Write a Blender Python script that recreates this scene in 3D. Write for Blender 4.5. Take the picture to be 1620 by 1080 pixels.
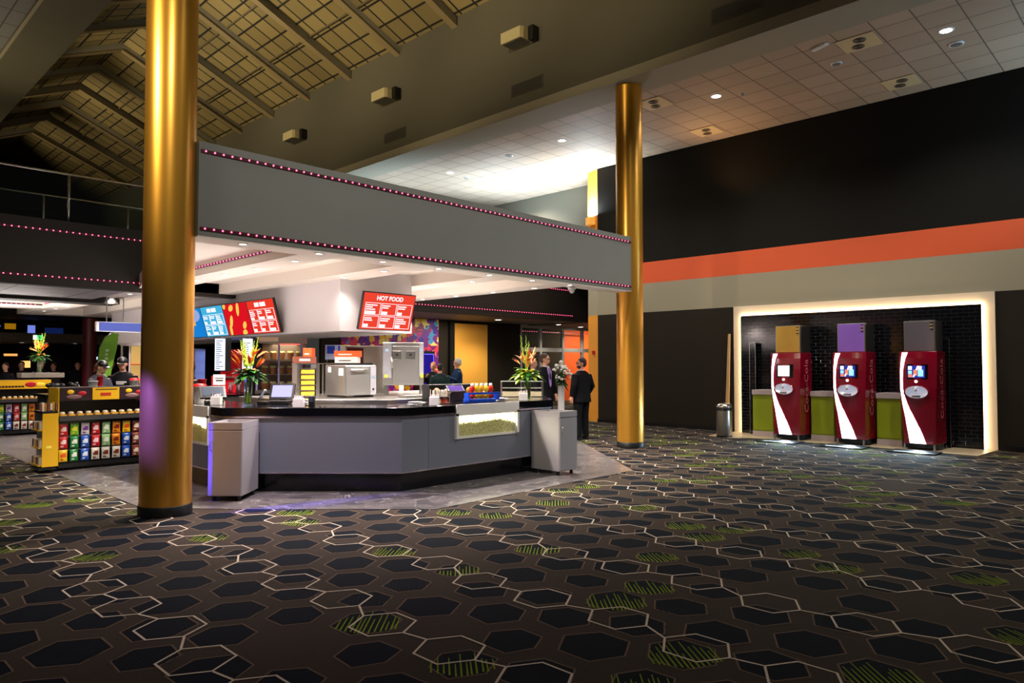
import bpy, math, random
from mathutils import Vector, Matrix
random.seed(7)
PI = math.pi
for o in list(bpy.data.objects): bpy.data.objects.remove(o, do_unlink=True)
scene = bpy.context.scene
COL = scene.collection

# ---------------------------------------------------------------- camera, world, exposure
F = 1123.88                                   # focal length in pixels of the 1620 px frame
cam_d = bpy.data.cameras.new('camera'); cam = bpy.data.objects.new('camera', cam_d); COL.objects.link(cam)
cam_d.sensor_width = 36; cam_d.lens = F / 1620 * 36; cam_d.clip_end = 200; cam_d.clip_start = .05
cam.location = (0, 0, 1.62)
TH = math.radians(44.10859); PITCH = math.radians(1.83467)
# forward horizontal direction is (cos TH, sin TH)
cam.rotation_euler = (PI / 2 + PITCH, 0, TH - PI / 2)
scene.camera = cam
w = bpy.data.worlds.new('world'); scene.world = w; w.use_nodes = True
w.node_tree.nodes['Background'].inputs[0].default_value = (.80, .78, .72, 1)
w.node_tree.nodes['Background'].inputs[1].default_value = .045
vs = scene.view_settings
vs.view_transform = 'Standard'; vs.look = 'None'; vs.gamma = 1; vs.use_curve_mapping = False
vs.exposure = 0.0

# ---------------------------------------------------------------- helpers
def lin(c):
    return tuple((v / 12.92 if v <= .04045 else ((v + .055) / 1.055) ** 2.4) for v in c)
def rgb(r, g, b): return lin((r / 255, g / 255, b / 255))

def area_light(name, loc, rot, size, power, color=(1, 1, 1), size_y=None, parent=None, spread=None):
    d = bpy.data.lights.new(name, 'AREA'); d.energy = power; d.color = color; d.size = size
    if size_y: d.shape = 'RECTANGLE'; d.size_y = size_y
    if spread: d.spread = spread
    o = bpy.data.objects.new(name, d); COL.objects.link(o); o.location = loc; o.rotation_euler = rot
    if parent: o.parent = parent
    return o
def spot(name, loc, target, power, color=(1, 1, 1), angle=100, blend=.6, r=.05, parent=None):
    d = bpy.data.lights.new(name, 'SPOT'); d.energy = power; d.color = color
    d.spot_size = math.radians(angle); d.spot_blend = blend; d.shadow_soft_size = r
    o = bpy.data.objects.new(name, d); COL.objects.link(o); o.location = loc
    v = Vector(target) - Vector(loc); o.rotation_euler = v.to_track_quat('-Z', 'Y').to_euler()
    if parent: o.parent = parent
    return o
def point(name, loc, power, color=(1, 1, 1), r=.08, parent=None):
    d = bpy.data.lights.new(name, 'POINT'); d.energy = power; d.color = color; d.shadow_soft_size = r
    o = bpy.data.objects.new(name, d); COL.objects.link(o); o.location = loc
    if parent: o.parent = parent
    return o

# large lights of the hall: ceiling lamps behind the camera, plus spots added to brighten fascia and racks, warm roof floods
for x, y, z, tx, ty, tz, pw, an in ((7.4, -1.5, 9.5, 9.0, 2.0, 0, 330, 100), (6.2, 2.2, 9.3, 7.2, 7.9, 2.6, 1150, 75), (.8, 3.0, 7.0, 2.5, 7.9, 2.5, 420, 100), (12.5, -2.5, 7.0, 13.5, 1.5, 0, 260, 110), (12.6, 3.6, 7.05, 11, 5, 0, 500, 130), (-1.0, 7.5, 7.0, 3.6, 12.6, .7, 900, 46)):
    spot('hall_lamp_and_fill', (x, y, z), (tx, ty, tz), pw, (1, .94, .84), an, .9, .2)
for y, pw in ((8.0, 1200), (13.0, 1300), (18.0, 1300), (23, 1000), (29, 700), (35, 400)):
    spot('roof_flood', (3.7, y, 8.6), (10.2, y + .5, 10.6), pw, (1, .84, .54), 74, 1, .15)
spot('cool_ceiling_flood', (15.5, -.2, 4.6), (15.2, 2.0, 7.2), 420, (.50, .78, 1), 150, .9, .15)
spot('warm_ceiling_flood', (15.3, 8.4, 5.6), (15.0, 7.4, 7.2), 70, (1, .60, .28), 165, 1, .15)
spot('deck_fill_spot', (15.6, 15.2, 4.3), (15.6, 15.0, 7.2), 1700, (.58, .80, 1), 120, 1, .2)  # unseen cool spots added to widen the ceiling glow; no fixture on the deck
spot('deck_fill_spot', (13.0, 17.5, 4.3), (13.0, 17.3, 7.2), 700, (.62, .82, 1), 120, 1, .2)
spot('deck_fill_spot', (1.6, 16.0, 4.4), (2.4, 15.0, 7.2), 190, (1, .84, .50), 150, 1, .2)  # unseen warm spots added to lift the left ceiling and beam underside
spot('deck_fill_spot', (2.0, 22.0, 4.4), (3.4, 22.0, 7.2), 200, (1, .80, .45), 150, 1, .2)
for x, y, sx, sy, pw in ((5.3, 12.2, 1.0, 5.0, 42), (8.95, 11.2, .8, 3.6, 34), (6.6, 9.6, 2.6, .7, 12), (3.7, 10.6, .5, 2.0, 12), (3.2, 19.2, 2.0, 2.6, 170)):
    area_light('ceiling_fill_area', (x, y, 1.97), (PI, 0, 0), sx, pw, (1, .90, .84), size_y=sy)  # upward area lights added to brighten the cream ceilings; no cabinet holds them
spot('purple_column_lamp', (.7, 8.35, 2.4), (2.75, 8.1, 1.05), 5200, (.05, .03, 1), 21, .8, .06)
spot('warm_column_lamp', (-2.5, 7.4, 6.6), (2.9, 8.1, 4.6), 1600, (1, .86, .62), 40, 1, .12)
spot('purple_counter_wash', (3.75, 7.98, 2.98), (4.7, 7.7, .5), 60, (.55, .26, 1), 110, .9, .05)
spot('purple_counter_wash', (4.9, 7.96, 2.98), (4.7, 7.0, .5), 110, (.60, .32, 1), 120, .9, .05)

_m = {}
def mat(name, c, rough=.5, metal=0, emis=None, es=0, noise=0, nscale=20, bump=0, alpha=1, trans=0, spec=None, coat=0):
    if name in _m: return _m[name]
    m = bpy.data.materials.new(name); m.use_nodes = True; nt = m.node_tree; b = nt.nodes['Principled BSDF']
    b.inputs['Base Color'].default_value = (*c, 1); b.inputs['Roughness'].default_value = rough; b.inputs['Metallic'].default_value = metal
    if emis: b.inputs['Emission Color'].default_value = (*emis, 1); b.inputs['Emission Strength'].default_value = es
    if alpha < 1: b.inputs['Alpha'].default_value = alpha
    if trans: b.inputs['Transmission Weight'].default_value = trans
    if spec is not None: b.inputs['Specular IOR Level'].default_value = spec
    if coat: b.inputs['Coat Weight'].default_value = coat; b.inputs['Coat Roughness'].default_value = .1
    if noise or bump:
        tc = nt.nodes.new('ShaderNodeTexCoord'); n = nt.nodes.new('ShaderNodeTexNoise'); n.inputs['Scale'].default_value = nscale
        n.inputs['Detail'].default_value = 4; nt.links.new(tc.outputs['Object'], n.inputs['Vector'])
        if noise:
            mx = nt.nodes.new('ShaderNodeMix'); mx.data_type = 'RGBA'
            mx.inputs[6].default_value = (*[v * (1 - noise) for v in c], 1); mx.inputs[7].default_value = (*[min(1, v * (1 + noise)) for v in c], 1)
            nt.links.new(n.outputs['Fac'], mx.inputs[0]); nt.links.new(mx.outputs[2], b.inputs['Base Color'])
        if bump:
            bp = nt.nodes.new('ShaderNodeBump'); bp.inputs['Strength'].default_value = bump; bp.inputs['Distance'].default_value = .01
            nt.links.new(n.outputs['Fac'], bp.inputs['Height']); nt.links.new(bp.outputs['Normal'], b.inputs['Normal'])
    _m[name] = m; return m
def emit(name, c, s):
    if name in _m: return _m[name]
    m = bpy.data.materials.new(name); m.use_nodes = True; nt = m.node_tree; nt.nodes.clear()
    e = nt.nodes.new('ShaderNodeEmission'); e.inputs[0].default_value = (*c, 1); e.inputs[1].default_value = s
    o = nt.nodes.new('ShaderNodeOutputMaterial'); nt.links.new(e.outputs[0], o.inputs[0]); _m[name] = m; return m
def glass(name, tint=(.9, .95, .95), fac=.12):
    if name in _m: return _m[name]
    m = bpy.data.materials.new(name); m.use_nodes = True; nt = m.node_tree; nt.nodes.clear()
    t = nt.nodes.new('ShaderNodeBsdfTransparent'); t.inputs[0].default_value = (*tint, 1)
    g = nt.nodes.new('ShaderNodeBsdfGlossy'); g.inputs['Roughness'].default_value = .03
    x = nt.nodes.new('ShaderNodeMixShader'); x.inputs[0].default_value = fac
    o = nt.nodes.new('ShaderNodeOutputMaterial')
    nt.links.new(t.outputs[0], x.inputs[1]); nt.links.new(g.outputs[0], x.inputs[2]); nt.links.new(x.outputs[0], o.inputs[0])
    _m[name] = m; return m
def grid_mat(name, c1, c2, gx, gy, width, axes='XY', rough=.8, off=(0, 0), noise=.12, gloss=None, bump=0, brick=False):
    """procedural grid of panels: two object-space axes, pitch gx/gy, joint width"""
    if name in _m: return _m[name]
    m = bpy.data.materials.new(name); m.use_nodes = True; nt = m.node_tree; b = nt.nodes['Principled BSDF']; L = nt.links.new
    b.inputs['Roughness'].default_value = rough
    tc = nt.nodes.new('ShaderNodeTexCoord'); sp = nt.nodes.new('ShaderNodeSeparateXYZ'); L(tc.outputs['Object'], sp.inputs[0])
    cb = nt.nodes.new('ShaderNodeCombineXYZ')
    def ax(a, o):
        n = nt.nodes.new('ShaderNodeMath'); n.operation = 'ADD'; n.inputs[1].default_value = o; L(sp.outputs[a], n.inputs[0]); return n.outputs[0]
    L(ax(axes[0], off[0]), cb.inputs[0]); L(ax(axes[1], off[1]), cb.inputs[1])
    bk = nt.nodes.new('ShaderNodeTexBrick'); bk.offset = .5 if brick else 0; bk.inputs['Scale'].default_value = 1
    bk.inputs['Brick Width'].default_value = gx; bk.inputs['Row Height'].default_value = gy; bk.inputs['Mortar Size'].default_value = width
    bk.inputs['Mortar Smooth'].default_value = .1
    bk.inputs['Color1'].default_value = (*c1, 1); bk.inputs['Color2'].default_value = (*[v * (1 - noise) for v in c1], 1); bk.inputs['Mortar'].default_value = (*c2, 1)
    L(cb.outputs[0], bk.inputs['Vector']); L(bk.outputs['Color'], b.inputs['Base Color'])
    if bump:
        bp = nt.nodes.new('ShaderNodeBump'); bp.inputs['Strength'].default_value = bump; bp.inputs['Distance'].default_value = .01; bp.invert = True
        L(bk.outputs['Fac'], bp.inputs['Height']); L(bp.outputs['Normal'], b.inputs['Normal'])
    _m[name] = m; return m

class MB:
    def __init__(s): s.v = []; s.f = []; s.m = []; s.s = []
    def add(s, vs, fs, m=0, sm=False):
        n = len(s.v); s.v += [tuple(v) for v in vs]
        for f in fs: s.f.append([n + i for i in f]); s.m.append(m); s.s.append(sm)
        return s
    def box(s, x0, x1, y0, y1, z0, z1, m=0):
        vs = [(x, y, z) for z in (z0, z1) for x, y in ((x0, y0), (x1, y0), (x1, y1), (x0, y1))]
        return s.add(vs, [(3, 2, 1, 0), (4, 5, 6, 7), (0, 1, 5, 4), (1, 2, 6, 5), (2, 3, 7, 6), (3, 0, 4, 7)], m)
    def cbox(s, cx, cy, cz, sx, sy, sz, m=0, rz=0):
        vs = []
        for z in (-.5, .5):
            for x, y in ((-.5, -.5), (.5, -.5), (.5, .5), (-.5, .5)):
                X, Y = x * sx, y * sy
                vs.append((cx + X * math.cos(rz) - Y * math.sin(rz), cy + X * math.sin(rz) + Y * math.cos(rz), cz + z * sz))
        return s.add(vs, [(3, 2, 1, 0), (4, 5, 6, 7), (0, 1, 5, 4), (1, 2, 6, 5), (2, 3, 7, 6), (3, 0, 4, 7)], m)
    def prism(s, p, z0, z1, m=0):
        n = len(p); vs = [(x, y, z0) for x, y in p] + [(x, y, z1) for x, y in p]
        fs = [tuple(range(n))[::-1], tuple(range(n, 2 * n))] + [(i, (i + 1) % n, n + (i + 1) % n, n + i) for i in range(n)]
        return s.add(vs, fs, m)
    def quad(s, a, b, c, d, m=0): return s.add([a, b, c, d], [(0, 1, 2, 3)], m)
    def lathe(s, cx, cy, prof, n=24, m=0, sm=True, cap=True, z0=0):
        vs = []; fs = []
        for r, z in prof:
            for i in range(n): a = 2 * PI * i / n; vs.append((cx + r * math.cos(a), cy + r * math.sin(a), z + z0))
        for k in range(len(prof) - 1):
            for i in range(n): j = (i + 1) % n; fs.append((k * n + i, k * n + j, (k + 1) * n + j, (k + 1) * n + i))
        s.add(vs, fs, m, sm)
        if cap:
            s.add(vs[:n], [tuple(range(n))[::-1]], m); s.add(vs[-n:], [tuple(range(n))], m)
        return s
    def cyl(s, cx, cy, z0, z1, r, n=24, m=0): return s.lathe(cx, cy, [(r, z0), (r, z1)], n, m)
    def tube(s, pts, r, n=8, m=0, cap=True, sq=1):
        P = [Vector(p) for p in pts]; R = r if isinstance(r, (list, tuple)) else [r] * len(P)
        vs = []; fs = []; up0 = None
        for k, p in enumerate(P):
            d = (P[min(k + 1, len(P) - 1)] - P[max(k - 1, 0)]).normalized()
            if up0 is None:
                up0 = Vector((0, 0, 1)) if abs(d.z) < .9 else Vector((0, 1, 0))
            a = d.cross(up0).normalized(); b = a.cross(d).normalized(); up0 = b
            for i in range(n):
                t = 2 * PI * i / n + PI / n; vs.append(p + a * math.cos(t) * R[k] + b * math.sin(t) * R[k] * sq)
        for k in range(len(P) - 1):
            for i in range(n): j = (i + 1) % n; fs.append((k * n + i, (k + 1) * n + i, (k + 1) * n + j, k * n + j))
        if cap: fs.append(tuple(range(n))); fs.append(tuple(range((len(P) - 1) * n, len(P) * n))[::-1])
        return s.add(vs, fs, m, n > 6)
    def ball(s, c, r, nu=12, nv=8, m=0, z_lo=-1, z_hi=1):
        rx, ry, rz = r if isinstance(r, (list, tuple)) else (r, r, r); vs = []; fs = []
        t0 = math.asin(z_lo); t1 = math.asin(z_hi)
        for k in range(nv + 1):
            t = t0 + (t1 - t0) * k / nv
            for i in range(nu): a = 2 * PI * i / nu; vs.append((c[0] + rx * math.cos(t) * math.cos(a), c[1] + ry * math.cos(t) * math.sin(a), c[2] + rz * math.sin(t)))
        for k in range(nv):
            for i in range(nu): j = (i + 1) % nu; fs.append((k * nu + i, k * nu + j, (k + 1) * nu + j, (k + 1) * nu + i))
        return s.add(vs, fs, m, True)
    def loft(s, rings, n=16, m=0, p=2.0):
        """rings: (cx, cy, z, rx, ry)"""
        vs = []; fs = []
        for cx, cy, z, rx, ry in rings:
            for i in range(n):
                a = 2 * PI * i / n; ca, sa = math.cos(a), math.sin(a)
                vs.append((cx + rx * math.copysign(abs(ca) ** (2 / p), ca), cy + ry * math.copysign(abs(sa) ** (2 / p), sa), z))
        for k in range(len(rings) - 1):
            for i in range(n): j = (i + 1) % n; fs.append((k * n + i, k * n + j, (k + 1) * n + j, (k + 1) * n + i))
        fs.append(tuple(range(n))[::-1]); fs.append(tuple(range((len(rings) - 1) * n, len(rings) * n)))
        return s.add(vs, fs, m, True)
    def xf(s, fn): s.v = [tuple(fn(Vector(v))) for v in s.v]; return s
    def build(s, name, mats, parent=None, bevel=0, remesh=0, smooth=None, sub=0):
        me = bpy.data.meshes.new(name); me.from_pydata(s.v, [], s.f)
        if not isinstance(mats, (list, tuple)): mats = [mats]
        for mm in mats: me.materials.append(mm)
        me.polygons.foreach_set('material_index', s.m)
        me.polygons.foreach_set('use_smooth', [bool(x) if smooth is None else smooth for x in s.s])
        me.update()
        o = bpy.data.objects.new(name, me); COL.objects.link(o)
        if parent: o.parent = parent
        if bevel:
            b = o.modifiers.new('bevel', 'BEVEL'); b.width = bevel; b.segments = 2; b.limit_method = 'ANGLE'; b.angle_limit = math.radians(50)
        if remesh:
            r = o.modifiers.new('remesh', 'REMESH'); r.mode = 'VOXEL'; r.voxel_size = remesh; r.use_smooth_shade = True
            q = o.modifiers.new('smooth', 'SMOOTH'); q.factor = .5; q.iterations = 4
        if sub:
            q = o.modifiers.new('subdivision', 'SUBSURF'); q.levels = sub; q.render_levels = sub
        return o

def thing(name, label, cat, loc=(0, 0, 0), rz=0, group=None):
    o = bpy.data.objects.new(name, None); COL.objects.link(o); o.location = loc; o.rotation_euler = (0, 0, rz)
    o.empty_display_size = .1
    return tag(o, label, cat, group)
def tag(o, label, cat, group=None, kind=None):
    o['label'] = label; o['category'] = cat
    if group: o['group'] = group
    if kind: o['kind'] = kind
    return o
def struct(o): o['kind'] = 'structure'; return o
def copy_tree(o, parent=None, children=None):
    c = o.copy(); COL.objects.link(c)
    if parent: c.parent = parent
    for ch in list(o.children): copy_tree(ch, c)
    return c
def dup(o, loc, label, rz=None, group=None):
    c = copy_tree(o); c.location = loc
    if rz is not None: c.rotation_euler = (0, 0, rz)
    c['label'] = label
    if group: c['group'] = group
    return c
def text(s, size, m, parent, loc, rot, name='lettering', depth=.001, align='CENTER', bold=0):
    cu = bpy.data.curves.new('t', 'FONT'); cu.body = s; cu.size = size; cu.align_x = align; cu.align_y = 'CENTER'; cu.extrude = depth; cu.offset = bold
    t = bpy.data.objects.new('t', cu); COL.objects.link(t)
    bpy.context.view_layer.update()
    me = bpy.data.meshes.new_from_object(t.evaluated_get(bpy.context.evaluated_depsgraph_get()))
    bpy.data.objects.remove(t, do_unlink=True)
    me.materials.clear(); me.materials.append(m)
    o = bpy.data.objects.new(name, me); COL.objects.link(o); o.location = loc; o.rotation_euler = rot
    if parent: o.parent = parent
    return o
RD0 = math.radians
NUM = ['first', 'second', 'third', 'fourth', 'fifth', 'sixth', 'seventh', 'eighth', 'ninth', 'tenth', 'eleventh', 'twelfth', 'thirteenth', 'fourteenth', 'fifteenth']

# ---------------------------------------------------------------- materials
M_oven = mat('oven_steel', (.42, .405, .39), .30, .85, noise=.10, nscale=6)
M_black = mat('black_plastic', rgb(18, 18, 20), .4)
M_blackgloss = mat('black_gloss', rgb(10, 11, 16), .12)
M_steel = mat('brushed_steel', (.62, .60, .57), .28, 1, noise=.12, nscale=14)
M_steeld = mat('dark_steel', (.30, .30, .30), .35, 1)
M_white = mat('white_paint', (.78, .76, .72), .5)
M_whitep = mat('white_plastic', (.85, .83, .82), .35)
M_dark = mat('dark_brown_wall', rgb(38, 32, 23), .75, noise=.1, nscale=3, spec=.25)
M_darkup = mat('dark_upper_wall', rgb(22, 20, 15), .8, noise=.1, nscale=3, spec=.2)
M_orange = mat('orange_paint', rgb(226, 92, 46), .6)
M_bandgrey = mat('greige_paint', rgb(158, 150, 128), .7)
M_yellowp = mat('mustard_paint', rgb(232, 158, 52), .6)
M_fascia = mat('canopy_grey', rgb(118, 120, 114), .55, noise=.04, nscale=2)
M_beam = mat('beam_grey_brown', rgb(88, 82, 66), .8, noise=.06, nscale=1.2)
M_strip = mat('plaster_strip', rgb(150, 140, 118), .8)
M_tile = grid_mat('ceiling_tiles', rgb(176, 152, 128), rgb(96, 78, 64), .6, .6, .010, 'XY', .7, (-12.5 + 24, -5.55 + 24))
M_tiledark = grid_mat('ceiling_tiles_left', rgb(120, 118, 120), rgb(50, 50, 52), .6, .6, .010, 'XY', .7, (12, 12))
M_cream = mat('cream_ceiling', rgb(232, 222, 212), .55)
M_gold = None
def gold():
    m = bpy.data.materials.new('gold_metal'); m.use_nodes = True; nt = m.node_tree; b = nt.nodes['Principled BSDF']
    b.inputs['Metallic'].default_value = .8; b.inputs['Roughness'].default_value = .33; b.inputs['Base Color'].default_value = (*rgb(232, 168, 58), 1)
    b.inputs['Coat Weight'].default_value = .55; b.inputs['Coat Roughness'].default_value = .22
    return m
M_gold = gold()
M_red = mat('machine_red', rgb(142, 4, 38), .18, coat=.6)
M_glow = emit('lit_white_panel', (1, .97, .98), 4.5)
M_led = emit('red_led', (1, .10, .22), 5)
M_rail = mat('led_rail', rgb(24, 8, 12), .4, emis=(.8, .005, .05), es=.03)  # faint emission stands in for the bulbs' red glow on the rail
M_lamp = emit('downlight_glow', (1, .94, .84), 14)
M_lampbig = emit('ceiling_lamp_glow', (1, .97, .9), 30)
M_counter = mat('grey_laminate', rgb(116, 120, 134), .42)
M_binm = mat('bin_grey', rgb(150, 146, 150), .4)
M_glass = glass('clear_glass')
M_green = mat('lime_laminate', rgb(150, 170, 12), .5)
M_leaf = mat('leaf_green', rgb(46, 110, 24), .5); M_leafd = mat('leaf_dark', rgb(18, 60, 24), .5); M_leafl = mat('leaf_lime', rgb(150, 185, 40), .5)
M_orangef = mat('flower_orange', rgb(235, 105, 25), .5); M_yel = mat('flower_yellow', rgb(235, 190, 40), .5)
M_shelfyel = mat('rack_yellow', rgb(228, 176, 14), .45)

# ---------------------------------------------------------------- floor: patterned carpet
def carpet():
    mb = MB(); Z0, Z1, Z2, Z3, Z4 = 0, .0008, .0014, .002, .003
    mb.add([(-8, -8, -.3), (30, -8, -.3), (30, 46, -.3), (-8, 46, -.3), (-8, -8, 0), (30, -8, 0), (30, 46, 0), (-8, 46, 0)],
           [(4, 5, 6, 7), (3, 2, 1, 0), (0, 1, 5, 4), (1, 2, 6, 5), (2, 3, 7, 6), (3, 0, 4, 7)], 0)
    R = random.Random(3)
    def hexp(cx, cy, r, jit=0, a0=PI / 6):
        return [(cx + (r + R.uniform(-jit, jit)) * math.cos(a0 + PI / 3 * i), cy + (r + R.uniform(-jit, jit)) * math.sin(a0 + PI / 3 * i)) for i in range(6)]
    def ring(p, c, wd, z, m):
        q = []
        for x, y in p:
            d = math.hypot(x - c[0], y - c[1]); k = (d - wd) / d; q.append((c[0] + (x - c[0]) * k, c[1] + (y - c[1]) * k))
        n = len(p); mb.add([(x, y, z) for x, y in p] + [(x, y, z) for x, y in q], [(i, (i + 1) % n, n + (i + 1) % n, n + i) for i in range(n)], m)
    px, py = .47, .42
    for j in range(-8, 60):
        for i in range(-6, 52):
            cx = i * px + (px / 2 if j % 2 else 0) + R.uniform(-.035, .035) ; cy = j * py + R.uniform(-.035, .035)
            if cx * .718 + cy * .696 < 2.2 or (3.3 < cx < 9.5 and 7.6 < cy < 20): continue
            if R.random() < .05: continue
            r = R.uniform(.185, .225); p = hexp(cx, cy, r, .018)
            g = R.random(); green = g < .17
            mb.add([(x, y, Z1) for x, y in p], [tuple(range(6))], 1)
            ring(p, (cx, cy), .013, Z2, 2)
            if green or g > .80:
                # hatch strokes clipped inside the hexagon
                ang = PI / 4 + R.uniform(-.12, .12); dx, dy = math.cos(ang), math.sin(ang); nx, ny = -dy, dx
                s_ = -r * .85
                while s_ < r * .85:
                    half = (r * .93 - abs(s_) * .45); a = -half * (R.uniform(.9, 1) if green else .8); b = half * R.uniform(-.1, .95)
                    wd = .0055 if green else .003
                    q = [(cx + nx * s_ + dx * t + nx * u, cy + ny * s_ + dy * t + ny * u, Z3) for t, u in ((a, -wd), (b, -wd * .5), (b, wd * .5), (a, wd))]
                    mb.add(q, [(0, 1, 2, 3)], 3 if green else 5); s_ += R.uniform(.022, .036)
    # white chains of hexagons running along Y
    for k in range(-4, 26):
        X = 2.70 + 1.03 * (k - 1); ph = {1: .10, 2: .31, 0: .39}.get(k, R.uniform(0, .6))
        y = -3 + ph; n = R.randrange(3); prev = None
        while y < 24:
            dx = (.0, .085, .03)[n % 3] - .04; cx, cy = X + dx, y
            c_ok = cx * .718 + cy * .696 > 2.4
            p = [(cx + .215 * math.cos(PI / 6 + PI / 3 * i), cy + .215 * math.sin(PI / 6 + PI / 3 * i)) for i in range(6)]
            bot = p[4]; top = p[1]
            if c_ok:
                ring(p, (cx, cy), .016, Z4, 4)
                if prev:
                    a = Vector(prev); b = Vector(bot); d = (b - a).normalized(); nn = Vector((-d.y, d.x)) * .0075
                    mb.add([(*(a - nn), Z4), (*(b - nn), Z4), (*(b + nn), Z4), (*(a + nn), Z4)], [(0, 1, 2, 3)], 4)
            prev = top; y += .60; n += 1
    o = mb.build('floor', [mat('carpet_ground', rgb(62, 54, 46), .95, noise=.35, nscale=60, spec=.1), mat('carpet_navy', rgb(13, 20, 29), .95, noise=.3, nscale=40, spec=.1),
                           mat('carpet_taupe', rgb(112, 92, 76), .95, noise=.15, nscale=50, spec=.1), mat('carpet_lime', rgb(128, 150, 22), .95, spec=.1),
                           mat('carpet_ivory', rgb(216, 200, 178), .95, noise=.1, nscale=50, spec=.1), mat('carpet_faint', rgb(34, 40, 44), .95, spec=.1)])
    struct(o)
carpet()
def stone_mat():
    m = bpy.data.materials.new('veined_stone'); m.use_nodes = True; nt = m.node_tree; b = nt.nodes['Principled BSDF']; L = nt.links.new
    tc = nt.nodes.new('ShaderNodeTexCoord'); n = nt.nodes.new('ShaderNodeTexNoise'); n.inputs['Scale'].default_value = 3.0; n.inputs['Detail'].default_value = 6; n.inputs['Distortion'].default_value = 1.6
    L(tc.outputs['Object'], n.inputs['Vector'])
    cr = nt.nodes.new('ShaderNodeValToRGB'); e = cr.color_ramp.elements
    e[0].position = .35; e[0].color = (*rgb(78, 75, 78), 1); e[1].position = .65; e[1].color = (*rgb(106, 101, 100), 1)
    q = e.new(.488); q.color = (*rgb(86, 82, 84), 1); q = e.new(.5); q.color = (*rgb(190, 182, 176), 1); q = e.new(.512); q.color = (*rgb(86, 82, 84), 1)
    L(n.outputs['Fac'], cr.inputs[0]); L(cr.outputs[0], b.inputs['Base Color']); b.inputs['Roughness'].default_value = .28
    return m
M_stone = stone_mat()
struct(MB().prism([(2.88, 26), (2.88, 8.65), (3.6, 7.75), (5.14, 6.17), (9.1, 6.25), (11.9, 9.6), (11.9, 14), (9, 26)], .001, .006).build('floor', M_stone))
M_plinth = mat('cream_floor_tile', rgb(205, 186, 152), .4, noise=.06, nscale=6)
struct(MB().prism([(15.95, 2.77), (14.72, 2.85), (14.9, 4.6), (14.9, 7.0), (14.55, 7.6), (14.7, 8.05), (15.95, 8.05)], .001, .012).build('floor', M_plinth))

# ---------------------------------------------------------------- walls and upper structure
rw = MB()
for z0, z1, m in ((0, 3.0, 0), (3.0, 3.77, 1), (3.77, 4.33, 2), (4.33, 7.15, 3)):
    rw.box(16, 16.25, -5, 12.15, z0, z1, m)
struct(rw.build('wall_right', [M_dark, M_bandgrey, M_orange, M_darkup]))
cw = MB()     # canted end of the right wall
for z0, z1, m in ((0, 3.0, 0), (3.0, 3.77, 1), (3.77, 4.33, 2), (4.33, 7.15, 3)):
    cw.prism([(16, 12.15), (16.25, 12.15), (16.4, 12.7), (16.17, 12.62)], z0, z1, m)
struct(cw.build('wall_right_end', [M_yellowp, M_bandgrey, M_orange, M_yellowp]))
struct(MB().box(15.965, 15.999, 8.05, 12.15, 0, .10).box(15.965, 15.999, -5, 2.75, 0, .10).build('baseboard_right', M_black))
# upper far wall seen over the canopy and the lit return with its sconce
struct(MB().box(17.31, 17.5, 13.36, 24, 4.15, 7.15).build('wall_far_right', mat('olive_wall', rgb(104, 98, 82), .8)))
struct(MB().box(17.31, 18.6, 13.36, 13.5, 4.15, 7.15).build('wall_return', M_yellowp))
struct(MB().box(12.9, 22.5, 24, 24.2, 4.15, 7.15).build('wall_back_upper', M_beam))
# flat tiled ceiling on the right, plaster margin, tall bulkhead up to the roof
struct(MB().box(12.12, 22, -5, 25, 7.15, 7.35).build('ceiling', M_tile))
struct(MB().box(11.3, 12.12, -5, 34, 7.145, 7.35).build('ceiling_margin', M_strip))
struct(MB().box(11.3, 11.5, -5, 42, 7.35, 10.4).build('wall_hall_right', M_beam))
struct(MB().box(3.2, 3.4, -5, 42, 7.35, 10.4).build('wall_hall_left', M_beam))
struct(MB().box(2.65, 3.4, -5, 42, 7.145, 7.35).build('ceiling_margin_left', M_beam))
struct(MB().box(2.6, 2.65, -5, 42, 7.10, 7.2).build('trim_1', M_strip))
struct(MB().box(-9, 2.6, -5, 42, 7.15, 7.35).build('ceiling_left', M_tiledark))
# pitched roof of gridded panels with rafters
ROOF_Z0, ROOF_Z1, XL, XR, XM = 10.05, 11.78, 3.4, 11.3, 7.35
def roof_panel(x0, z0, x1, z1, nm):
    ln = math.hypot(x1 - x0, z1 - z0); a = math.atan2(z1 - z0, x1 - x0)
    mb = MB().box(0, ln, -6, 42, .02, .1)
    o = mb.build(nm, grid_mat('roof_panels', rgb(158, 138, 88), rgb(30, 28, 22), .60, .56, .028, 'XY', .8, (12, 12), noise=.3), None)
    o.location = (x0, 0, z0); o.rotation_euler = (0, -a, 0); struct(o)
    # light secondary wires
    w_ = MB()
    for t in (.33, .66): w_.box(ln * t - .018, ln * t + .018, -6, 42, -.035, -.012)
    q = w_.build('trim_wires', mat('roof_wire', rgb(112, 100, 74), .7)); q.location = (x0, 0, z0); q.rotation_euler = (0, -a, 0); struct(q)
    return ln, a
roof_panel(XL, ROOF_Z0, XM, ROOF_Z1, 'ceiling_roof_left')
roof_panel(XM, ROOF_Z1, XR, ROOF_Z0, 'ceiling_roof_right')
M_raft = mat('rafter_paint', rgb(140, 134, 116), .7); n_tr = 2
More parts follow.
